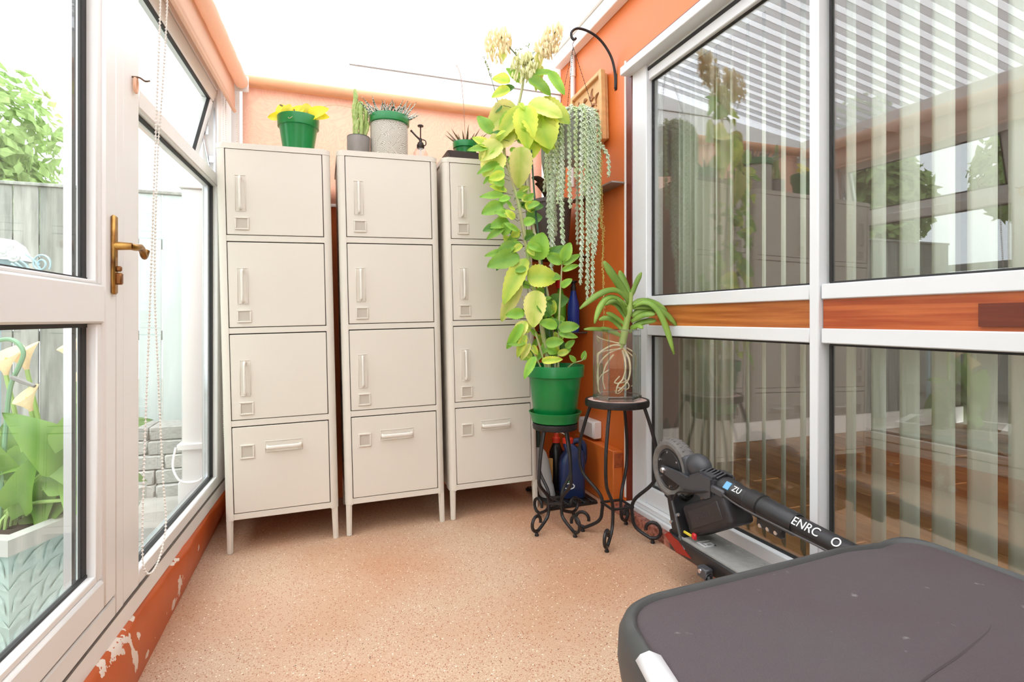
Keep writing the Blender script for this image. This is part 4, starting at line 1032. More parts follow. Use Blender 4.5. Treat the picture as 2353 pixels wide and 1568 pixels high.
roots = [([(1430, 795), (1405, 795), (1375, 815), (1370, 850), (1368, 890)], .0045, -.02), ([(1428, 800), (1400, 812), (1378, 835), (1372, 870), (1378, 905)], .0036, .02), ([(1432, 800), (1445, 825), (1448, 855), (1440, 880), (1420, 900)], .005, -.05), ([(1430, 805), (1438, 840), (1432, 870), (1420, 885), (1415, 905)], .0045, -.04), ([(1426, 802), (1385, 808), (1364, 820), (1372, 840)], .0032, .0), ([(1430, 800), (1455, 820), (1465, 835), (1455, 850), (1468, 870)], .0032, .04), ([(1410, 815), (1392, 840), (1385, 870), (1390, 895)], .004, .01), ([(1432, 865), (1445, 885), (1440, 895), (1420, 890)], .003, -.05), ([(1424, 865), (1412, 880), (1430, 880), (1446, 872)], .003, -.045), ([(1440, 800), (1460, 815), (1466, 850), (1462, 880), (1450, 888)], .003, .03), ([(1400, 850), (1380, 865), (1372, 890), (1380, 905)], .0026, -.02), ([(1416, 890), (1430, 896), (1420, 905), (1412, 898)], .0026, -.05), ([(1425, 790), (1385, 780), (1368, 772), (1376, 785)], .003, .03)]
for pts, r, dp in roots:
    q = [clampv(c_) for c_ in catmull([po(x, y, dp * (i / (len(pts) - 1))) for i, (x, y) in enumerate(pts)], 5)]
    t = MB(); t.tube(q, [r * (1 - .45 * i / len(q)) for i in range(len(q))], 7); t.build('root', root_m, orc)

# ------------------------------------------------------------------ hanging basket on a wall bracket
HB = Vector((1.169, 2.455, 0))
br = thing('hanging_bracket', 'curved black iron bracket screwed to the orange wall', 'bracket', (WX, 2.455, 2.14))
t = MB()
arc = [(WX - .006, 2.455, 2.145), (WX - .008, 2.455, 2.22), (WX - .03, 2.455, 2.30), (WX - .085, 2.455, 2.37), (WX - .15, 2.455, 2.405), (WX - .215, 2.455, 2.412), (WX - .248, 2.455, 2.39), (WX - .25, 2.455, 2.365), (WX - .238, 2.455, 2.352), (WX - .226, 2.455, 2.362)]
t.tube(catmull(arc, 6), .0065, 8); t.build('arm', iron, br)
t = MB(); t.span((WX - .007, 2.445, 2.135), (WX + .001, 2.465, 2.215), .003); t.build('wall_plate', iron, br)
for zz in (2.15, 2.20):
    t = MB(); t.lathe([(0, 0), (.005, 0), (.004, .003), (0, .0035)], (WX - .007, 2.455, zz), 10, (-1, 0, 0)); t.build('screw', M('dark_screw', S(60, 54, 50), .4, .6), br)
hb = thing('hanging_succulent', 'trailing burro tail succulent hanging in a pale pot from the black bracket', 'hanging plant', HB + U_ * 1.75)
top = HB + U_ * 2.36; RIM = 1.952; PR = .118
t = MB(); t.lathe([(0, 1.745), (.075, 1.742), (.08, 1.748), (PR - .008, RIM - .03), (PR, RIM - .026), (PR + .001, RIM), (PR - .004, RIM), (PR - .012, RIM - .03), (0, RIM - .03)], HB, 36); t.build('pot', M('pale_grey_pot', S(190, 190, 184), .45), hb)
t = MB(); t.lathe([(0, RIM - .015), (PR - .012, RIM - .02)], HB, 20); t.build('soil', soil, hb)
t = MB(); t.tube(catmull([top + U_ * .005, top + R_ * .006 - U_ * .012, top - U_ * .03 - R_ * .003, top - U_ * .045], 5), .0024, 6); t.build('hook', M('steel_wire', S(150, 146, 140), .35, .8), hb)
for k in range(3):
    a = math.radians((205, 325, 85)[k]); e = HB + Vector((PR * .96 * math.cos(a), PR * .96 * math.sin(a), RIM)); s_ = top - U_ * .045; n_ = 42
    t = MB()
    for i in range(n_):
        q = s_.lerp(e, (i + .5) / n_); d_ = (e - s_).normalized()
        t.octa(q, d_, (e - s_).length / n_ * 1.15, .0052 if i % 2 else .0036)
    t.build('chain', M('black_chain', S(38, 34, 32), .4, .6), hb)
sed = M('burro_tail_leaf', S(230, 240, 220), .5, var=.5, vscale=14, col2=S(206, 226, 184)); sed2 = M('burro_tail_leaf_green', S(206, 224, 168), .5, var=.4, vscale=14, col2=S(222, 234, 202))
SEDM = []
def trail(pts, w0, w1, mat, step=.0062, tip=1):
    """one hanging shoot: a thin stem clad in short plump leaves"""
    pts = catmull(pts, 6); t = MB(); t.tube(pts, .0024, 5)
    acc = 0; nxt = 0; tot = sum((b - a).length for a, b in zip(pts, pts[1:])); k = 0
    for a, b in zip(pts, pts[1:]):
        L = (b - a).length; tg = (b - a).normalized() if L else Vector((0, 0, -1))
        o1 = tg.orthogonal().normalized(); o2 = tg.cross(o1)
        while nxt <= acc + L:
            q = a.lerp(b, (nxt - acc) / L if L else 0); f = nxt / tot; w = w0 + (w1 - w0) * f
            if f > .93: w *= .65 + .35 * (1 - f) / .07
            for j in range(2):
                an = k * 2.4 + j * PI + random.uniform(-.25, .25); rd = o1 * math.cos(an) + o2 * math.sin(an)
                d_ = (rd * .8 + tg * .75 * tip).normalized(); ll = w * random.uniform(.85, 1.1)
                t.octa(q + d_ * ll * .5, d_, ll * 1.15, ll * .5)
            k += 1; nxt += step
        acc += L
    t.build('shoot', mat, hb, angle=180)
def hpx(x, y, dp): return px(x, y, dp, base=HB)
shoots = [(1258, 440, .0, .015), (1265, 545, -.05, .017), (1272, 600, -.08, .018), (1277, 640, -.06, .016), (1286, 470, -.10, .018), (1297, 590, -.11, .018), (1304, 500, -.06, .017), (1311, 480, -.12, .017), (1322, 412, -.125, .018), (1334, 655, -.12, .018), (1346, 690, -.11, .017), (1357, 690, -.10, .016), (1341, 450, -.12, .018), (1350, 560, -.10, .017), (1357, 410, -.12, .018), (1367, 585, -.10, .018), (1372, 470, -.07, .017), (1262, 500, .06, .015), (1285, 540, .09, .015), (1345, 520, .1, .015), (1375, 500, .05, .015), (1300, 430, .11, .015), (1325, 560, .1, .015), (1281, 400, -.09, .018), (1363, 380, -.1, .018)]
for i, (x, yb, dp, w) in enumerate(shoots):
    e = hpx(x, yb, dp); d = Vector((e.x - HB.x, e.y - HB.y, 0)); L = max(d.length, .02); u = d / L
    st = HB + u * .03 + U_ * (RIM + .004); rim = HB + u * (PR * .92) + U_ * (RIM + .022 + random.uniform(-.006, .012))
    out = HB + u * max(L, PR + .02); hang = Vector((e.x, e.y, 0)) if L > PR + .012 else out
    lo = [Vector((hang.x + random.uniform(-.006, .006), hang.y + random.uniform(-.006, .006), RIM - .05 + (e.z - RIM + .05) * q)) for q in (0, .35, .7, 1)]
    trail([st, rim] + lo, w * 1.0, w * 1.0, sed if i % 4 else sed2)
for k in range(14):
    a = k * 2.4; r = .085 * math.sqrt((k + .5) / 14); b = HB + Vector((r * math.cos(a), r * math.sin(a), RIM - .012)); u = Vector((math.cos(a), math.sin(a), 0))
    trail([b, b + U_ * .02 + u * .008, b + U_ * .028 + u * .03, b + U_ * .012 + u * .05], .015, .014, sed)
e = hpx(1398, 406, -.06); st = hpx(1376, 335, -.07)
trail([st, hpx(1386, 340, -.06), hpx(1396, 360, -.06), hpx(1399, 385, -.06), e], .017, .015, sed)
# bead-leaved strands
for (x, y0, y1, n_) in ((1379, 330, 520, 2), (1384, 430, 680, 1), (1386, 520, 760, 1)):
    for j in range(n_):
        t = MB(); pts = catmull([hpx(x + j * 3 + random.uniform(-2, 2), y0 + (y1 - y0) * q, -.02 + .01 * j) for q in (0, .3, .6, 1)], 8); t.tube(pts, .0008, 4)
        for q in pts:
            for z_ in range(3): t.octa(q + R_ * random.uniform(-.006, .006) - U_ * z_ * .006, (0, 0, 1), .006, .005)
        t.build('bead_strand', M('bead_leaf', S(206, 196, 110), .5), hb)

# ------------------------------------------------------------------ house corner behind the plants
pl = MB(); pl.tube([(1.393, 2.93, 1.75), (1.393, 2.93, 2.53)], .013, 12); pl.tube([(1.393, 2.93, 2.40), (1.393, 2.93, 2.45)], .017, 12)
tag(pl.build('conduit_pipe', white_pl, None, loc=(1.393, 2.93, 1.75)), 'thin white vertical pipe on the orange wall behind the hanging plant', 'pipe')
pq = thing('carved_plaque', 'pale carved wooden plaque on the orange wall behind the hanging succulent', 'plaque', (1.39, 2.69, 2.07))
wood_p = M('pale_carved_wood', S(222, 176, 118), .55, var=.2, vscale=10, stretch=(1, 1, 4), bump=.1)
wood_d = M('carved_wood_relief', S(168, 112, 62), .55, var=.4, vscale=18)
tl = Matrix.Rotation(math.radians(-3), 3, 'X'); pc = Vector((1.386, 2.70, 2.075))
def pqbox(dx0, dx1, y0, y1, z0, z1, nm, mt, bev=.004): return MB().box(pc + tl @ Vector(((dx0 + dx1) / 2, (y0 + y1) / 2, (z0 + z1) / 2)), (abs(dx1 - dx0), abs(y1 - y0), abs(z1 - z0)), tl, bev).build(nm, mt, pq)
pqbox(-.012, .022, -.17, .17, -.175, .175, 'panel', wood_p)
pqbox(-.030, .0, -.185, -.16, -.185, .185, 'frame_bar', wood_p); pqbox(-.030, .0, .16, .185, -.185, .185, 'frame_bar', wood_p)
pqbox(-.030, .0, -.16, .16, .16, .185, 'frame_bar', wood_p); pqbox(-.030, .0, -.16, .16, -.185, -.16, 'frame_bar', wood_p)
for i in range(26):
    y_, z_ = random.uniform(-.11, .11), random.uniform(-.12, .12); t = MB(); a = random.uniform(0, PI); L = random.uniform(.015, .04)
    q = [pc + tl @ Vector((-.014, y_ + L * k * math.cos(a + k * .6), z_ + L * k * math.sin(a + k * .6))) for k in (-1, -.4, .3, 1)]
    t.tube(catmull(q, 4), [.003 + .005 * math.sin(PI * j / 12) for j in range(13)], 6); t.build('relief', wood_d, pq)
tag(MB().span((1.33, 2.36, 1.640), (WX - .001, 2.86, 1.648), .001).build('wall_shelf', M('grey_glass_shelf', S(150, 140, 132), .3), None, loc=(1.37, 2.6, 1.64)), 'narrow grey shelf on the orange wall beside the patio door frame', 'shelf')
def corner_shelf(z, r, label, mat):
    s_ = thing('corner_shelf', label, 'shelf', (WX - .1, BY - .1, z)); c0 = Vector((WX - .002, BY - .03, z))
    t = MB(); t.prism([c0] + [c0 + Vector((r * math.cos(a), r * math.sin(a), 0)) for a in [PI + (PI / 2) * k / 12 for k in range(13)]], (0, 0, .008)); t.build('shelf_plate', mat, s_, smooth=False)
    t = MB(); t.tube([c0 + Vector((r * math.cos(a), r * math.sin(a), .006)) for a in [PI + (PI / 2) * k / 12 for k in range(13)]], .005, 6); t.build('shelf_rail', M('grey_steel_rail', S(110, 104, 104), .35, .7), s_)
shm = M('dark_shelf', S(58, 46, 44), .35)
corner_shelf(.893, .315, 'dark corner shelf carrying coloured bottles behind the tall plant', shm)
corner_shelf(1.322, .35, 'dark corner shelf carrying a grey pot behind the hanging plant', shm)
G = Vector((1.262, 2.93, 1.3345))
gp = thing('potted_snake_plant', 'grey plastic pot with stiff dark leaves on the upper corner shelf', 'potted plant', G)
t = MB(); t.lathe([(0, .002), (.088, 0), (.09, .006), (.112, .30), (.117, .303), (.118, .325), (.113, .326), (.106, .30), (0, .295)], G, 36); t.build('pot', M('dark_grey_pot', S(112, 108, 106), .5), gp)
t = MB(); t.lathe([(0, .302), (.106, .30)], G, 20); t.build('soil', soil, gp)
sn = M('snake_leaf', S(128, 136, 112), .45, var=.4, vscale=30); sn2 = M('dark_snake_leaf', S(84, 74, 60), .45, var=.4, vscale=30)
def sleaf(pts, w, mt):
    q = catmull([px(x, y, d_, base=G) for x, y, d_ in pts], 5); t = MB()
    t.tube(q, [w * (.7 + .3 * math.sin(PI * min(1, i / len(q) * 1.1))) * (1 - (i / len(q)) ** 5) + .001 for i in range(len(q))], 6, flat=.25, up=tuple(R_)); t.build('leaf', mt, gp)
sleaf([(1270, 470, 0), (1262, 420, .0), (1252, 375, -.02), (1246, 335, -.03)], .02, sn); sleaf([(1262, 470, -.03), (1252, 430, -.06), (1238, 412, -.1), (1222, 408, -.12)], .02, sn2)
sleaf([(1285, 470, .03), (1290, 420, .04), (1296, 370, .05)], .02, sn); sleaf([(1260, 470, -.02), (1255, 445, -.05), (1240, 425, -.08), (1230, 422, -.1)], .018, sn2)
def bottle(name, label, c, prof, mat, cap, cmat, cat='bottle'):
    b_ = thing(name, label, cat, c); t = MB(); t.lathe(prof, c, 24); t.build('body', mat, b_); t = MB(); t.lathe(cap, c, 20); t.build('cap', cmat, b_); return b_
zs_ = .9015
bottle('cleaner_bottle', 'tall dark blue bottle with a black top on the lower corner shelf', Vector((1.335, 2.80, zs_)), [(0, .002), (.03, 0), (.034, .005), (.034, .12), (.03, .16), (.018, .21), (.015, .235), (0, .235)], M('cobalt_plastic', S(32, 62, 158), .25), [(0, .232), (.017, .232), (.017, .252), (.012, .258), (.012, .275), (.02, .279), (.02, .288), (0, .29)], black_pl)
bottle('cleaner_bottle', 'green bottle with a red cap on the lower corner shelf', Vector((1.285, 2.87, zs_)), [(0, .002), (.03, 0), (.034, .005), (.036, .1), (.034, .18), (.016, .235), (.014, .25), (0, .25)], M('lime_plastic', S(112, 176, 46), .3), [(0, .248), (.024, .248), (.026, .262), (.026, .29), (.018, .302), (0, .304)], M('red_plastic', S(200, 30, 26), .35))
bottle('cleaner_bottle', 'light blue bottle half hidden by the tall plant on the lower corner shelf', Vector((1.222, 2.94, zs_)), [(0, .002), (.032, 0), (.036, .005), (.036, .15), (.02, .185), (.014, .19), (0, .19)], M('sky_blue_plastic', S(70, 160, 206), .3), [(0, .188), (.015, .188), (.015, .21), (0, .212)], white_pl)
# boxing, socket
bx = thing('pipe_boxing', 'orange painted wooden boxing low on the house wall', 'boxing', (1.38, 2.6, .04))
part('box_panel', orange, bx, (1.355, 2.39, fz(1.36) + .001), (WX - .001, 2.83, .322), .004)
part('box_end', M('rough_orange_end', S(190, 92, 44), .7, var=.4, vscale=40), bx, (1.36, 2.386, .24), (WX - .001, 2.392, .31), .001)
so = thing('socket_box', 'white plastic socket box on the orange wall above the boxing', 'socket', (1.385, 2.69, .34))
part('box', white_pl, so, (1.362, 2.605, .335), (WX - .001, 2.785, .428), .005); part('cover_plate', white_pl, so, (1.356, 2.612, .341), (1.364, 2.778, .422), .003)
# low rack and bottles behind the small stand
rk = thing('low_rack', 'low black slatted rack on the floor behind the small plant stand', 'rack', (1.2, 2.62, fz(1.2)))
zr = fz(1.3)
for k in range(6): part('slat', black_pl, rk, (1.055 + k * .045, 2.47, zr + .012), (1.085 + k * .045, 2.80, zr + .02), .002)
for yy in (2.475, 2.785): part('bearer', black_pl, rk, (1.05, yy, zr - .002), (1.315, yy + .02, zr + .012), .001)
ZR = zr + .0205
wb = thing('squeeze_bottle', 'translucent white bottle with a dark green nozzle behind the small stand', 'bottle', (1.10, 2.615, ZR)); c = Vector((1.10, 2.615, ZR))
lean = R_ * -.05
t = MB()
for_ = [(0, .0), (.036, .0), (.042, .008), (.042, .06), (.037, .075), (.042, .09), (.041, .19), (.036, .225), (.022, .25), (.016, .258), (0, .258)]
t.lathe(for_, c, 24)
for v in t.bm.verts: v.co += lean * ((v.co.z - c.z) / .26) ** 1
t.build('body', sheet_mat('milky_plastic', S(226, 228, 228), .4, .12), wb)
t = MB(); t.lathe([(0, .256), (.021, .256), (.022, .285), (.017, .31), (.012, .345), (.006, .36), (0, .361)], c + lean, 18); t.build('nozzle_cap', M('bottle_green', S(22, 48, 36), .4), wb)
jg = thing('screenwash_jug', 'dark blue plastic jug with an orange-red cap and moulded handle', 'jug', (1.212, 2.565, ZR)); c = Vector((1.218, 2.575, ZR))
blue = M('navy_plastic', S(32, 50, 92), .3)
Rj = rotz(-.25); t = MB()
def jsec(z, sx, sy, ox): return [c + Rj @ Vector((ox + x * sx, y * sy, z)) for x, y in rrect(-1, 1, -1, 1, .35, 3)]
secs = [(0, .058, .045, 0), (.006, .063, .05, 0), (.16, .063, .05, 0), (.195, .060, .047, .002), (.235, .045, .04, .012), (.26, .03, .03, -.012), (.275, .022, .022, -.02)]
rg = [[t.bm.verts.new(p_) for p_ in jsec(*s_)] for s_ in secs]; t.bm.faces.new(rg[0][::-1]); t.bm.faces.new(rg[-1])
for A, B in zip(rg, rg[1:]):
    for k in range(len(A)): t.bm.faces.new((A[k], A[(k + 1) % len(A)], B[(k + 1) % len(A)], B[k]))
t.build('body', blue, jg, angle=60)
t = MB(); t.tube(catmull([c + Rj @ Vector((-.01, 0, .268)), c + Rj @ Vector((.03, 0, .285)), c + Rj @ Vector((.062, 0, .262)), c + Rj @ Vector((.066, 0, .20)), c + Rj @ Vector((.056, 0, .15))], 5), .015, 10); t.build('handle', blue, jg)
t = MB(); t.lathe([(0, 0), (.026, 0), (.028, .004), (.028, .024), (.024, .028), (0, .028)], c + Rj @ Vector((-.02, 0, .272)), 20); t.build('cap', M('orange_red_cap', S(228, 66, 40), .4), jg)
fy = c + Rj @ Vector((-.022, -.051, .075)); nx = Rj @ Vector((1, 0, 0)); ny = Rj @ Vector((0, -1, 0))
t = MB(); t.tube([fy + nx * (.026 * math.cos(a)) + U_ * (.014 * math.sin(a) - .01) for a in [2 * PI * k / 18 for k in range(18)]], .0028, 5, closed=True); t.build('emblem', M('white_print', S(240, 240, 238), .5), jg)
t = MB()
for dx, dz, ln in ((-.006, .02, .028), (.008, .026, .026)): t.octa(fy + nx * dx + U_ * dz, nx * (dx * 60) + U_, ln, .012)
t.build('emblem_leaf', M('green_print', S(96, 186, 70), .5), jg)
bk = bottle('oil_bottle', 'black bottle with a red cap and thin white tube behind the blue jug', Vector((1.19, 2.71, ZR)), [(0, .001), (.034, 0), (.038, .006), (.038, .2), (.02, .245), (.016, .25), (0, .25)], M('black_gloss_plastic', S(26, 24, 26), .3), [(0, .25), (.021, .25), (.022, .275), (.014, .282), (.012, .298), (0, .3)], MATS['orange_red_cap'])
c = Vector((1.19, 2.71, ZR)); t = MB(); t.tube(catmull([c + U_ * .295, c + U_ * .305 + R_ * .015, c + U_ * .29 + R_ * .05, c + U_ * .255 + R_ * .08], 5), .0028, 6); t.build('tube', white_pl, bk)
yb = thing('sachet', 'small yellow paper sachet between the white bottle and the blue jug', 'packet', (1.135, 2.665, ZR))
t = MB(); t.box((1.135, 2.665, ZR + .09), (.03, .012, .18), rotz(-.4), .004); t.build('packet', M('ochre_paper', S(214, 166, 96), .6), yb); t = MB(); t.box((1.1315, 2.6575, ZR + .07), (.02, .002, .03), rotz(-.4)); t.build('print', M('dark_print', S(46, 40, 60), .6), yb)

# ------------------------------------------------------------------ folded electric scooter against the patio door
SX = 1.245
sk = thing('electric_scooter', 'folded black electric scooter with grey deck leaning by the patio door', 'scooter', (SX, 1.3, fz(SX)))
tyre = M('worn_rubber', S(112, 107, 103), .75, var=.2, vscale=30, bump=.5, bscale=120); sblk = M('scooter_black', S(34, 32, 34), .38, bump=.08, bscale=200); sgrey = M('scooter_charcoal', S(66, 66, 70), .4)
def wheel(cy, cz, nm):
    cw = Vector((SX, cy, cz)); t = MB()
    prof = [(.076, -.024), (.090, -.031), (.102, -.028), (.110, -.014), (.112, 0), (.110, .014), (.102, .028), (.090, .031), (.076, .024), (.076, -.024)]
    t.lathe(prof, cw, 48, (1, 0, 0)); ty = t.build('tyre', tyre, sk)
    for k in range(36):
        a = 2 * PI * k / 36
        for s_ in (-1, 1):
            t = MB(); d = Vector((0, math.cos(a), math.sin(a))); tg = Vector((0, -math.sin(a), math.cos(a)))
            R3 = Matrix((Vector((1, 0, 0)), tg, d)).transposed(); R3 = R3 @ Matrix.Rotation(s_ * .5, 3, 'Z')
            t.box(cw + d * .109 + Vector((s_ * .011, 0, 0)), (.016, .007, .006), R3, .001); t.build('tread_block', tyre, ty)
    t = MB(); t.lathe([(0, -.03), (.03, -.03), (.05, -.026), (.07, -.024), (.079, -.022), (.081, -.012), (.081, .012), (.079, .022), (.07, .024), (.03, .03), (0, .03)], cw, 40, (1, 0, 0)); hb_ = t.build('hub', sblk, sk)
    t = MB(); t.tube([cw + Vector((-.0255, .069 * math.cos(a), .069 * math.sin(a))) for a in [2 * PI * k / 40 for k in range(40)]], .0018, 5, closed=True); t.build('hub_ring', M('steel_ring', S(120, 120, 124), .3, .9), hb_)
    for k in range(6):
        a = 2 * PI * k / 6 + .4; t = MB(); t.lathe([(0, 0), (.0045, 0), (.004, .004), (0, .004)], cw + Vector((-.025, .062 * math.cos(a), .062 * math.sin(a))), 8, (-1, 0, 0)); t.build('bolt', chrome, hb_)
    return cw
WC = wheel(1.737, .414, 'front')
for s_ in (-1, 1):
    t = MB(); xx = SX + s_ * .042
    t.prism([(xx - .006, 1.757, .428), (xx - .006, 1.765, .412), (xx - .006, 1.752, .398), (xx - .006, 1.62, .378), (xx - .006, 1.56, .378), (xx - .006, 1.55, .42), (xx - .006, 1.64, .428)], (.012, 0, 0))
    bmesh.ops.bevel(t.bm, geom=t.bm.edges[:], offset=.003, segments=1, affect='EDGES'); fk = t.build('fork_arm', sgrey, sk)
    t = MB(); t.lathe([(0, 0), (.012, 0), (.012, .006), (.008, .012), (0, .012)], (xx + s_ * .006, 1.737, .414), 8, (s_, 0, 0)); t.build('axle_nut', chrome, fk)
t = MB(); t.prism([(SX - .05, 1.60, .43), (SX - .05, 1.62, .38), (SX - .05, 1.50, .37), (SX - .05, 1.47, .385), (SX - .05, 1.47, .455), (SX - .05, 1.53, .462)], (.10, 0, 0)); bmesh.ops.bevel(t.bm, geom=t.bm.edges[:], offset=.008, segments=2, affect='EDGES'); t.build('fork_crown', sgrey, sk)
# mudguard over the upper rear of the tyre and the lip below it
def guard(a0, a1, r, w, nm, mt):
    t = MB(); t.grid(lambda u, v: WC + Vector(((v - .5) * w, 0, 0)) + (r - .02 * (2 * v - 1) ** 2) * Vector((0, math.cos(math.radians(a0 + (a1 - a0) * u)), math.sin(math.radians(a0 + (a1 - a0) * u)))), 14, 6); return t.build(nm, mt, sk, solid=.004)
guard(142, 196, .121, .058, 'mudguard', sgrey); guard(222, 282, .122, .060, 'mudguard', sblk)
t = MB(); t.ball((SX, 1.598, .458), .046, 18, (.8, 1.2, .95)); t.build('guard_hump', sgrey, sk)
for k in range(6):
    t = MB(); yy = 1.555 - k * .017; t.tube([(SX - .03, yy, .452), (SX, yy - .006, .466), (SX + .03, yy, .452)], .0045, 6); t.build('vent_rib', sblk, sk)
# stem
st0, st1 = Vector((SX, 1.50, .425)), Vector((SX, .66, .362)); sd = (st1 - st0).normalized()
def on(k): return st0 + (st1 - st0) * k
t = MB(); t.tube([on(0), on(.02), on(.10), on(.105), on(.18)], [.036, .038, .036, .033, .031], 18); t.build('neck', sblk, sk)
t = MB(); t.tube([on(.17), on(.175), on(.235), on(.24)], [.033, .037, .037, .031], 18); t.build('collar', sblk, sk)
t = MB(); t.tube([on(.24), on(.38), on(.385)], [.034, .033, .03], 18); t.build('sleeve', sblk, sk)
t = MB(); t.tube([on(.38), on(.97)], [.027, .026], 18); stm = t.build('stem', sblk, sk)
t = MB(); q = on(.27) - U_ * .045; t.box(q, (.02, .10, .035), Matrix.Rotation(.08, 3, 'X'), .006); la_ = t.build('fold_latch', sblk, sk)
for k in (-.03, .0, .03):
    t = MB(); t.lathe([(0, 0), (.007, 0), (.006, .004), (0, .004)], q + Vector((-.010, k, -.006)), 10, (-1, 0, 0)); t.build('bolt', chrome, la_)
t = MB(); t.tube(catmull([on(.05) + Vector((-.04, 0, .0)), on(.16) + Vector((-.046, 0, -.01)), on(.3) + Vector((-.04, 0, -.012)), on(.6) + Vector((-.03, 0, -.008)), on(.95) + Vector((-.03, 0, -.004))], 6), .0028, 6); t.build('brake_cable', M('cable_grey', S(72, 70, 72), .4), sk)
t = MB(); t.tube(catmull([on(.03) + Vector((-.045, 0, -.012)), Vector((SX - .06, 1.56, .385)), Vector((SX - .065, 1.635, .36)), Vector((SX - .06, 1.665, .30)), Vector((SX - .05, 1.655, .24))], 6), .0035, 6); t.build('motor_cable', sblk, sk)
t = MB(); t.box(on(.04) + Vector((-.04, 0, -.004)), (.016, .09, .026), Matrix.Rotation(.07, 3, 'X'), .005); t.build('side_clamp', sgrey, sk)
# folding column between stem and deck
ca, cb = Vector((SX, 1.40, .382)), Vector((SX, 1.615, .262)); dv = (cb - ca).normalized(); ang = math.atan2(dv.z, dv.y); RC = Matrix.Rotation(ang, 3, 'X')
t = MB(); t.box((ca + cb) / 2, (.095, .235, .105), RC, .014, 3); col_ = t.build('folding_column', M('soft_black_cover', S(40, 35, 37), .55, bump=.15, bscale=300), sk)
t = MB(); t.box((ca + cb) / 2 + RC @ Vector((-.048, 0, .0)), (.004, .17, .06), RC, .002); t.build('column_inset', M('embossed_black', S(46, 41, 43), .5), col_)
t = MB(); t.prism([(SX - .06, 1.70, .33), (SX - .06, 1.68, .34), (SX - .06, 1.60, .215), (SX - .06, 1.665, .205)], (.12, 0, 0)); t.build('hinge_plate', sblk, sk)
t = MB(); t.tube([(SX - .066, 1.66, .325), (SX - .07, 1.60, .20), (SX - .072, 1.575, .185)], .005, 6); t.build('fold_lever', M('lever_grey', S(96, 94, 96), .35, .6), sk)
for (yy, zz) in ((1.672, .245), (1.63, .285)):
    t = MB(); t.lathe([(0, 0), (.007, 0), (.006, .005), (0, .005)], (SX - .06, yy, zz), 10, (-1, 0, 0)); t.build('bolt', chrome, sk)
t = MB(); t.box((SX - .052, 1.555, .235), (.012, .02, .022), None, .004); t.build('safety_pin', M('red_pin', S(190, 24, 36), .35), sk)
t = MB(); t.box((SX - .053, 1.59, .232), (.006, .04, .008), None, .001); t.build('pin_strip', M('yellow_strip', S(220, 196, 60), .5), sk)
# deck
DZ = .215
t = MB(); t.prism([(SX - .075, 1.66, DZ - .005), (SX - .05, 1.70, DZ - .005), (SX + .05, 1.70, DZ - .005), (SX + .075, 1.66, DZ - .005), (SX + .075, .95, DZ - .005), (SX - .075, .95, DZ - .005)], (0, 0, -.055)); bmesh.ops.bevel(t.bm, geom=t.bm.edges[:], offset=.004, segments=1, affect='EDGES'); dk_ = t.build('deck', sblk, sk)
t = MB(); t.prism([(SX - .068, 1.62, DZ - .006), (SX + .068, 1.62, DZ - .006), (SX + .068, .96, DZ - .006), (SX - .068, .96, DZ - .006)], (0, 0, .006)); mat_ = t.build('deck_mat', M('grey_grip_rubber', S(150, 148, 144), .7, var=.15, vscale=40, bump=.2), dk_)
for k in range(9):
    t = MB(); yy = 1.50 - k * .05; t.tube([(SX + .03, yy, DZ + .0005), (SX + .04, yy - .012, DZ + .001), (SX + .05, yy, DZ + .0005)], .002, 5); t.build('grip_rib', MATS['grey_grip_rubber'], dk_)
logo_m = M('pale_deck_print', S(206, 206, 204), .6)
for (x0, y0, x1, y1) in ((-.045, 1.555, .005, 1.549), (-.045, 1.549, -.038, 1.515), (-.045, 1.515, .0, 1.509), (-.03, 1.537, .0, 1.531), (-.007, 1.531, .0, 1.509), (-.03, 1.531, -.024, 1.52)):
    t = MB(); t.span((SX + x0, min(y0, y1), DZ), (SX + x1, max(y0, y1), DZ + .0008)); t.build('deck_emblem', logo_m, dk_)
t = MB(); t.prism([(SX - .0775, 1.67, DZ - .004), (SX - .0775, 1.69, DZ - .02), (SX - .0775, 1.62, DZ - .056), (SX - .0775, 1.54, DZ - .046), (SX - .0775, 1.61, DZ - .014)], (.006, 0, 0)); t.build('side_reflector', M('red_reflector', S(140, 28, 18), .25), dk_)
# kickstand
t = MB(); t.box((SX - .092, 1.45, DZ - .05), (.03, .045, .035), None, .004); ks = t.build('kickstand_bracket', sgrey, sk)
t = MB(); t.lathe([(0, 0), (.008, 0), (.007, .004), (0, .004)], (SX - .107, 1.455, DZ - .045), 10, (-1, 0, 0)); t.build('bolt', chrome, ks)
t = MB(); t.tube([(SX - .095, 1.43, DZ - .055), (SX - .11, 1.36, fz(SX - .11) + .006)], [.010, .007], 8); t.build('kickstand_leg', sblk, sk)
t = MB(); hel = [Vector((SX - .095, 1.43, DZ - .055)).lerp(Vector((SX - .106, 1.375, .075)), k / 60) + Vector((math.cos(k * .75) * .013, 0, math.sin(k * .75) * .013)) for k in range(61)]; t.tube(hel, .0024, 5); t.build('spring', sblk, sk)
t = MB(); t.tube([(SX + .06, 1.60, DZ - .06), (SX + .06, 1.60, .092)], .010, 8); t.build('rest_foot', sblk, sk)
cw = Vector((SX, .85, fz(SX) + .1125)); t = MB(); t.lathe([(.07, -.022), (.092, -.026), (.104, -.022), (.112, 0), (.104, .022), (.092, .026), (.07, .022), (.07, -.022)], cw, 40, (1, 0, 0)); t.build('tyre', tyre, sk)
t = MB(); t.lathe([(0, -.024), (.072, -.02), (.072, .02), (0, .024)], cw, 30, (1, 0, 0)); t.build('hub', sblk, sk)
t = MB(); t.tube([(SX, .68, .364), (SX - .05, .66, .36), (SX - .10, .70, .36), (SX - .11, .82, .362)], .014, 10); t.build('handlebar', sblk, sk)
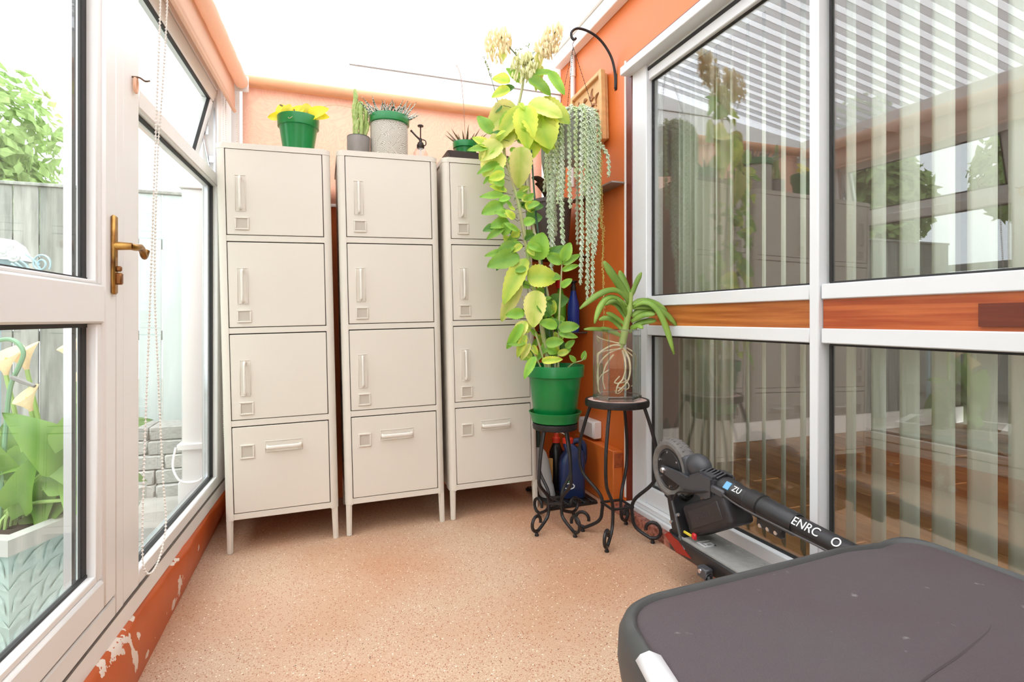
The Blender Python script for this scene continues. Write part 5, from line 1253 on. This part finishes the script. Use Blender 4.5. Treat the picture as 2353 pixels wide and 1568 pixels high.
# lettering on the stem and cover
def letters(txt, size, pos, xdir, ydir, mat, name, par):
    me = text_mesh(txt, size, mat, name); x_ = Vector(xdir).normalized(); y_ = Vector(ydir); y_ = (y_ - x_ * y_.dot(x_)).normalized(); n_ = x_.cross(y_)
    mt = Matrix((x_, y_, n_)).transposed().to_4x4(); mt.translation = Vector(pos) - OFF[par.name]
    return linkmesh(name, me, par, mt)
wp = M('white_print', S(240, 240, 238), .5)
nrm = Vector((-.75, -.1, .65)).normalized(); yv = nrm.cross(sd)
yu = yv if yv.z > 0 else -yv
letters('ZU', .026, on(.135) + nrm * .0362, sd, yu, wp, 'lettering', sk)
t = MB(); t.box(on(.085) + nrm * .0345, (.026, .024, .005), Matrix((yv, sd, nrm)).transposed(), .001); t.build('blue_sticker', M('blue_sticker', S(110, 170, 212), .4), sk)
letters('ENRC', .034, on(.435) + nrm * .0274, sd, yu, wp, 'lettering', sk)
letters('O', .034, on(.545) + nrm * .0274, sd, yu, wp, 'lettering', sk)
letters('zmomo', .026, (ca + cb) / 2 + RC @ Vector((-.0505, 0, 0)), RC @ Vector((0, 1, 0)), RC @ Vector((0, 0, -1)), M('faint_emboss', S(62, 56, 58), .5), 'lettering', col_)

# ------------------------------------------------------------------ black lidded trunk in front
def tpoly(n=8):
    raw = [(.40, .718), (1.075, .772), (1.08, .2), (1.08, -.35), (.26, -.35), (.30, .30)]
    raw = [Vector((a, b, 0)) for a, b in raw]; rad = [.075, .07, 0, .07, .07, 0]; out = []; N = len(raw)
    for i, p_ in enumerate(raw):
        if not rad[i]: out.append(p_); continue
        a = p_ + (raw[i - 1] - p_).normalized() * rad[i]; b = p_ + (raw[(i + 1) % N] - p_).normalized() * rad[i]
        out += bez([a, p_, b], n)
    res = []
    for a, b in zip(out, out[1:] + out[:1]):
        m_ = max(1, int((b - a).length / .05))
        res += [a.lerp(b, k / m_) for k in range(m_)]
    return res
TP = tpoly(); TCN = Vector((.70, .25, 0))
tk = thing('storage_trunk', 'big black trunk with a dusty fabric lid and white edge strip in front', 'trunk', (.70, .25, fz(.7)))
def tring(k, z, f=None):
    out = []
    for p_ in TP:
        d = p_ - TCN; L = d.length; q = TCN + d * ((L - k) / L); out.append(Vector((q.x, q.y, z + (f(q) if f else 0))))
    return out
def loft(t, rings, cap=None):
    vs = [[t.bm.verts.new(p_) for p_ in r] for r in rings]
    for A, B in zip(vs, vs[1:]):
        for k in range(len(A)): t.bm.faces.new((A[k], A[(k + 1) % len(A)], B[(k + 1) % len(A)], B[k]))
    if cap is not None:
        c_ = t.bm.verts.new(cap)
        for k in range(len(vs[-1])): t.bm.faces.new((vs[-1][k], vs[-1][(k + 1) % len(vs[-1])], c_))
    return vs
def dip(q): return -.012 * math.exp(-((q.x - .985) / .05) ** 2 - ((q.y - .73) / .10) ** 2)
fab = M('dusty_black_fabric', S(76, 64, 67), .85, var=.18, vscale=4, col2=S(78, 70, 72), bump=.35, bscale=350)
def dusty(m):
    nt = m.node_tree; b = nt.nodes['Principled BSDF']; lk_ = b.inputs['Base Color'].links[0].from_socket
    tc = nt.nodes.new('ShaderNodeTexCoord'); v = nt.nodes.new('ShaderNodeTexNoise'); v.inputs['Scale'].default_value = 38; v.inputs['Detail'].default_value = 5; nt.links.new(tc.outputs['Object'], v.inputs['Vector'])
    r = nt.nodes.new('ShaderNodeMapRange'); r.inputs[1].default_value = .70; r.inputs[2].default_value = .86; nt.links.new(v.outputs['Fac'], r.inputs[0])
    x = nt.nodes.new('ShaderNodeMix'); x.data_type = 'RGBA'; x.inputs[7].default_value = S(150, 146, 144); nt.links.new(r.outputs[0], x.inputs[0]); nt.links.new(lk_, x.inputs[6]); nt.links.new(x.outputs[2], b.inputs['Base Color'])
dusty(fab)
rimm = M('black_moulded_rim', S(66, 66, 65), .5, var=.2, vscale=8)
t = MB(); loft(t, [tring(.03, fz(.7) + .02), tring(.02, .12), tring(.028, .3), tring(.018, .46), tring(.012, .50)]); t.bm.faces.new([v for v in t.bm.verts][:len(TP)][::-1]); t.build('body', M('black_tarpaulin', S(40, 38, 40), .45, bump=.8, bscale=14), tk)
t = MB(); loft(t, [tring(.02, .478), tring(.0, .478), tring(-.004, .50), tring(-.002, .535), tring(.006, .552, dip), tring(.016, .560, dip), tring(.022, .5585, dip), tring(.026, .553, dip)]); t.build('lid_rim', rimm, tk, angle=60)
t = MB(); loft(t, [tring(.024, .553, dip), tring(.034, .557, dip), tring(.07, .560, dip), tring(.12, .563), tring(.2, .566), tring(.3, .567)], TCN + U_ * .568); t.build('lid_fabric', fab, tk, angle=80)
# reflective strip lying over the left rim
n0 = [i for i, p_ in enumerate(TP) if p_.x < .44 and .10 < p_.y < .625]; n0.sort(key=lambda i: -TP[i].y)
t = MB(); rr_ = [tring(-.001, .545), tring(.005, .5545), tring(.016, .562), tring(.030, .5600)]
for A, B in zip(rr_, rr_[1:]):
    for i, j in zip(n0, n0[1:]): t.face([A[i], A[j], B[j], B[i]])
bmesh.ops.remove_doubles(t.bm, verts=t.bm.verts[:], dist=1e-5); t.build('reflective_strip', M('white_reflective', S(232, 232, 234), .35), tk, solid=.001)
t = MB(); t.tube(catmull([(.835, .478, .5658), (.81, .468, .5662), (.72, .446, .5668), (.632, .428, .567), (.56, .40, .5668)], 6), .0016, 5); t.build('seam', M('seam_black', S(70, 60, 63), .85), tk)

# ------------------------------------------------------------------ garden beyond the glazing
GZ = -.14
mb = MB(); mb.span((-9, -6, GZ - .1), (-.62, 12, GZ)); mb.span((-.62, 3.3, GZ - .1), (3, 12, GZ))
struct(mb.build('floor_garden', M('garden_ground', S(150, 142, 128), .9, var=.4, vscale=2, bump=.4, bscale=20), smooth=False))
pave = thing('patio_paving', 'pale grey paving slabs outside the garden door', 'paving', (-1.3, 2, GZ), kind='structure')
pm_ = [MB().box((0, 0, 0), (.44, .44, .03), None, .004).mesh('slab', M('paving_%d' % i, S(*c_), .8, var=.25, vscale=6, bump=.3)) for i, c_ in enumerate(((176, 172, 164), (164, 160, 152), (186, 180, 170)))]
for i in range(5):
    for j in range(13):
        linkmesh('slab', pm_[(i * 5 + j * 2) % 3], pave, Matrix.Translation(Vector((-.86 - i * .45, -1.6 + j * .45, GZ + .012)) - OFF[pave.name]))
fm = [M('fence_board_%d' % i, S(*c_), .85, var=.45, vscale=6, stretch=(4, 4, .5), bump=.3) for i, c_ in enumerate(((172, 174, 164), (184, 184, 174), (160, 162, 152)))]
fteal = M('pale_teal_board', S(206, 220, 216), .7, var=.15, vscale=5, stretch=(3, 3, .4))
def fence(label, a, b, h):
    a, b = Vector(a), Vector(b); f_ = thing('garden_fence', label, 'fence', (a.x, a.y, GZ)); L = (b - a).length; u = (b - a) / L; n = int(L / .142); rot = rotz(math.atan2(u.y, u.x)).to_4x4()
    ms = [MB().box((0, 0, h / 2), (.134, .02, h), None, .003).mesh('board', m_) for m_ in fm + [fteal]]
    for i in range(n):
        p_ = a + u * (i + .5) * .142; k = 3 if (abs(u.x) > .9 and -1.16 < p_.x < -.9) else (i * 7) % 3
        mt = rot.copy(); mt.translation = Vector((p_.x, p_.y, GZ + random.uniform(-.006, .006))) - OFF[f_.name]
        linkmesh('board', ms[k], f_, mt)
    nrm_ = Vector((-u.y, u.x, 0))
    for z in (.35, 1.0, 1.65):
        t = MB(); t.box((a + b) / 2 + nrm_ * .035 + U_ * (GZ + z), (L, .045, .07), rotz(math.atan2(u.y, u.x))); t.build('rail', fm[2], f_, smooth=False)
    t = MB(); t.box((a + b) / 2 + U_ * (GZ + h + .012), (L, .05, .022), rotz(math.atan2(u.y, u.x)), .003); t.build('capping', fm[0], f_)
fence('weathered grey board fence across the end of the garden', (-4.2, 4.5, 0), (1.6, 4.5, 0), 2.0)
fence('weathered grey board fence along the far side of the garden', (-3.4, 4.42, 0), (-3.4, -3.2, 0), 1.5)
def tree(name, label, c, r, h, n, base=GZ, ls=.07, cat='tree'):
    t_ = thing(name, label, cat, (c[0], c[1], base)); cc = Vector((c[0], c[1], h))
    t = MB(); t.tube([(c[0], c[1], base), (c[0] + .03, c[1], base + (h - base) * .5), (c[0], c[1] + .03, h)], [.06, .05, .03], 8); t.build('trunk', M('bark', S(92, 78, 62), .9, var=.4, vscale=20), t_)
    t = MB(); vs = []; fs = []
    lobes = [(Vector((random.gauss(0, .45), random.gauss(0, .45), random.gauss(0, .4))), random.uniform(.4, .65)) for _ in range(9)]
    for i in range(n):
        lo, lr = random.choice(lobes); d = Vector((random.gauss(0, 1), random.gauss(0, 1), random.gauss(0, 1))).normalized()
        q = lo + d * lr * random.uniform(.6, 1); q = cc + Vector((q.x * r[0], q.y * r[1], q.z * r[2]))
        nn = (d + Vector((random.gauss(0, .5), random.gauss(0, .5), random.gauss(0, .5) + .4))).normalized(); x_ = nn.orthogonal().normalized(); x_ = Matrix.Rotation(random.uniform(0, 6.28), 3, nn) @ x_; y_ = nn.cross(x_); s_ = ls * random.uniform(.6, 1.3)
        k = len(vs); vs += [q - x_ * s_ * .5, q + y_ * s_ * .35 - nn * s_ * .1, q + x_ * s_ * .6, q - y_ * s_ * .35 - nn * s_ * .1]; fs.append((k, k + 1, k + 2, k + 3))
    me = bpy.data.meshes.new('foliage'); off = OFF[t_.name]; me.from_pydata([v - off for v in vs], [], fs); me.materials.append(MATS['foliage_leaf'] if 'foliage_leaf' in MATS else sheet_mat('foliage_leaf', S(150, 172, 110), .4, 0, var=.4, vscale=1.5))
    o = linkmesh('foliage', me, t_); o['kind'] = 'stuff'
random.seed(21)
tree('ivy_shrub', 'dense ivy-clad shrub rising over the end fence', (-2.72, 5.5), (1.12, .62, 1.08), 1.75, 10000, ls=.11, cat='shrub')
tree('garden_tree', 'leafy tree behind the far fence, beyond the half-glazed door', (-5.1, -.2), (1.3, 1.4, 1.3), 2.2, 4200, ls=.18)
tree('garden_tree', 'leafy tree behind the far fence, nearest the camera side', (-5.4, -4.2), (1.4, 1.3, 1.6), 2.6, 3000, ls=.2)
tree('garden_tree', 'leafy tree behind the far fence, nearest the ivy shrub', (-5.7, 4.0), (1.3, 1.3, 1.6), 2.5, 8000, ls=.19)
tree('garden_tree', 'tall leafy tree behind the end fence, left of the ivy shrub', (-5.4, 6.9), (1.2, 1.0, 1.6), 2.6, 8000, ls=.2)
# white post and low stone wall outside the fixed window
wp_ = thing('white_post', 'white square post with a collar outside the fixed window', 'post', (-.69, 3.62, GZ))
part('shaft', upvc_out, wp_, (-.755, 3.56, GZ + .012), (-.625, 3.68, 1.72), .006); part('collar', upvc_out, wp_, (-.775, 3.54, .23), (-.605, 3.70, .265), .004); part('base', upvc_out, wp_, (-.77, 3.545, GZ + .013), (-.61, 3.695, .05), .004); part('cap', upvc_out, wp_, (-.77, 3.545, 1.72), (-.61, 3.695, 1.75), .004)
t = MB(); t.tube(catmull([(-.78, 3.54, .25), (-.785, 3.5, .15), (-.74, 3.48, .07), (-.66, 3.5, .06), (-.6, 3.53, .12)], 5), .006, 6); t.build('hose', upvc_out, wp_)
sw = thing('stone_wall', 'low dry-stacked pale stone wall outside the fixed window', 'wall', (-1.2, 4.0, GZ))
stm_ = [MB().box((0, 0, 0), (1, 1, 1), None, .04).mesh('stone', M('pale_stone_%d' % i, S(*c_), .85, var=.35, vscale=8, bump=.5)) for i, c_ in enumerate(((186, 184, 178), (170, 168, 162), (198, 194, 186)))]
for r_ in range(5):
    x = -2.0
    while x < -.82:
        w_ = random.uniform(.16, .3); hh = .085
        mt = Matrix.Translation(Vector((x + w_ / 2, 4.0 + random.uniform(-.015, .015) + r_ * .03, GZ + .012 + (r_ + .5) * hh)) - OFF[sw.name]) @ Matrix.Diagonal((w_ - .008, .26, hh - .006, 1)); linkmesh('stone', stm_[random.randrange(3)], sw, mt); x += w_
# planter with leaf relief
pn = thing('garden_planter', 'pale teal trough planter with raised leaf pattern outside the door', 'planter', (-1.0, 2.3, GZ))
N0 = Vector((-.90, 2.07, 0)); da = Vector((.41, .91, 0)).normalized(); db = Vector((-da.y, da.x, 0)); LA_, LB_ = .56, .46
tealp = M('pale_teal_ceramic', S(176, 196, 188), .5, var=.2, vscale=4)
rimp = M('grey_planter_rim', S(188, 186, 178), .6)
def pcor(k, z): return [N0 + da * (LA_ / 2) + db * (LB_ / 2) + da * (sx * (LA_ / 2 - k)) + db * (sy * (LB_ / 2 - k)) + U_ * z for sx, sy in ((-1, -1), (1, -1), (1, 1), (-1, 1))]
t = MB(); loft(t, [pcor(.06, GZ + .013), pcor(.018, .248), pcor(.05, .248), pcor(.07, .1)]); t.build('trough', tealp, pn, smooth=False)
t = MB(); loft(t, [pcor(.014, .245), pcor(0, .25), pcor(0, .30), pcor(.045, .30), pcor(.05, .26)]); t.build('rim', rimp, pn, smooth=False)
t = MB(); t.face(pcor(.046, .262)); t.build('soil', soil, pn)
rl = MB(); rl.octa((0, 0, 0), (0, 1, 0), 1, .36)
for v in rl.bm.verts: v.co.z *= .3
rlm = rl.mesh('relief_leaf', tealp, True, 50)
def relief(o_, ax, nrm_, L, count):
    for i in range(count):
        for j in range(6):
            zz = .215 - j * .062; k = (i + .5) / count; sgn = 1 if (i + j) % 2 else -1
            ins = .018 + (.06 - .018) * (.248 - zz) / .375
            pos = o_ + ax * (ins + (L - 2 * ins) * (k + .18 * (j % 2) / count)) + nrm_ * (-ins + .003) + U_ * zz
            y_ = (ax * (.8 if sgn > 0 else .35) + U_ * (.5 if sgn > 0 else .95)).normalized(); x_ = y_.cross(nrm_); s_ = .092
            mt = Matrix((x_ * s_, y_ * s_, nrm_ * s_)).transposed().to_4x4(); mt.translation = pos - OFF[pn.name]; linkmesh('relief_leaf', rlm, pn, mt)
relief(N0, da, -db, LA_, 10); relief(N0, db, -da, LB_, 8)
CB = N0 + da * .26 + db * .2
cl = thing('calla_lilies', 'clump of cream calla lilies with big green leaves in the teal planter', 'flowers', CB + U_ * .262)
def pc_(x, y, dp=0): return px(x, y, dp, base=CB)
cst = M('calla_stem', S(166, 196, 112), .5); spm = sheet_mat('calla_spathe', S(244, 222, 184), .3, 0, var=.08)
for (x, y, bx_, dp, s_) in ((14, 862, 70, -.05, 1.2), (62, 850, 118, 0, 1.15), (72, 945, 105, -.08, 1.0), (166, 828, 176, .02, 1.0), (186, 890, 182, -.04, .8), (-40, 880, 40, .0, 1.1)):
    top_ = pc_(x, y, dp); b = pc_(bx_, 1180, 0); b.z = .26
    t = MB(); t.tube(catmull([b, b.lerp(top_, .5) + R_ * .015, top_], 6), [.009] * 5 + [.007] * 8, 7); t.build('flower_stem', cst, cl)
    ax = (top_ - b).normalized() * .8 + R_ * random.uniform(-.25, .25); ax.normalize(); e1 = ax.orthogonal().normalized(); e2 = ax.cross(e1); t = MB()
    t.grid(lambda u, v: top_ + ax * (u * .062 * s_ * (1 + .35 * math.cos(v * 2 * PI))) + (e1 * math.cos(v * 2 * PI) + e2 * math.sin(v * 2 * PI)) * (.006 + .034 * u ** 1.6) * s_, 7, 16); fl_ = t.build('spathe', spm, cl, angle=90)
    t = MB(); t.tube([top_, top_ + ax * .05 * s_], [.005, .004], 6); t.build('spadix', M('spadix_yellow', S(226, 190, 90), .6), fl_)
for i in range(40):
    x0, y0 = 100 + random.uniform(-110, 110), random.uniform(1010, 1190); a = random.uniform(-20, 200); ar = math.radians(a); dp = random.uniform(-.12, .15)
    b = pc_(x0, y0, dp)
    if b.z < .29: b.z = .29
    leaf(cl, b, R_ * math.cos(ar) + U_ * (math.sin(ar) * .8 + .15) - F_ * random.uniform(-.3, .5), -F_ * .8 + U_ * .8 + R_ * random.uniform(-.4, .4), random.uniform(.12, .21), 'outdoor', 'arrow', random.choice((.2, .35, .5)))
    if i % 2 == 0:
        t = MB(); b2 = Vector((CB.x + random.uniform(-.08, .08), CB.y + random.uniform(-.08, .08), .262)); t.tube(bez([b2, b2 + U_ * .1, b], 6), .006, 6); t.build('leaf_stalk', cst, cl)
hk = thing('shepherd_hook', 'green garden crook pole standing among the calla lilies', 'garden hook', pc_(10, 1190, -.1))
t = MB(); q = catmull([pc_(x, y, -.08) for x, y in ((-4, 1225), (6, 1090), (14, 980), (24, 890), (45, 840), (54, 812), (42, 790), (20, 780), (-8, 784))], 5); t.tube(q, .0075, 8); t.build('pole', M('green_enamel', S(120, 158, 122), .45), hk)
t = MB(); t.tube([pc_(28, 868, -.09), pc_(50, 876, -.09), pc_(80, 888, -.09)], [.008, .009, .006], 6); t.build('clip', M('grey_clip', S(130, 126, 122), .5), hk)
og = thing('garden_ornament', 'white metal garden ornament with a scroll seen through the upper door glass', 'ornament', px(20, 1100, .25, base=CB))
def pg(x, y, dp=.25): return px(x, y, dp, base=CB)
wm = M('white_enamel', S(226, 230, 230), .35); bm_ = M('pale_blue_enamel', S(168, 196, 204), .35)
t = MB(); cD = pg(-6, 600); t.lathe([(.105, 0), (.10, .03), (.085, .062), (.055, .085), (0, .094)], cD, 24); t.build('shell', wm, og)
for (x, y, r_) in ((8, 578, .02), (32, 590, .02), (20, 566, .014)):
    t = MB(); c_ = pg(x, y, .15); t.tube([c_ + R_ * r_ * math.cos(a) + U_ * r_ * .8 * math.sin(a) for a in [2 * PI * k / 16 for k in range(16)]], .005, 6, closed=True); t.ball(c_, r_ * .6, 10); t.build('eye_ring', wm, og)
t = MB(); sp = []
for k in range(34):
    a = -.6 + k * .33; r_ = .040 * (1 - k / 40); sp.append(pg(94, 606, .2) + R_ * r_ * math.cos(a) + U_ * r_ * math.sin(a))
t.tube(sp, .0038, 6); t.build('scroll', bm_, og)
for (a_, b_) in (((44, 598), (70, 628)), ((36, 604), (58, 632)), ((26, 606), (48, 634)), ((60, 585), (94, 622))):
    t = MB(); t.tube(catmull([pg(*a_, .2), pg((a_[0] + b_[0]) / 2 + 4, (a_[1] + b_[1]) / 2 - 3, .2), pg(*b_, .2)], 4), .004, 6); t.build('wire', bm_, og)
t = MB(); t.lathe([(0, -.12), (.06, -.11), (.085, -.05), (.095, 0)], cD, 20); t.build('body', bm_, og)
t = MB(); bb_ = Vector((cD.x, cD.y, GZ + .012)); t.tube([bb_, cD - U_ * .1], .012, 8); t.lathe([(0, 0), (.09, 0), (.08, .015), (0, .02)], bb_, 16); t.build('pole', bm_, og)
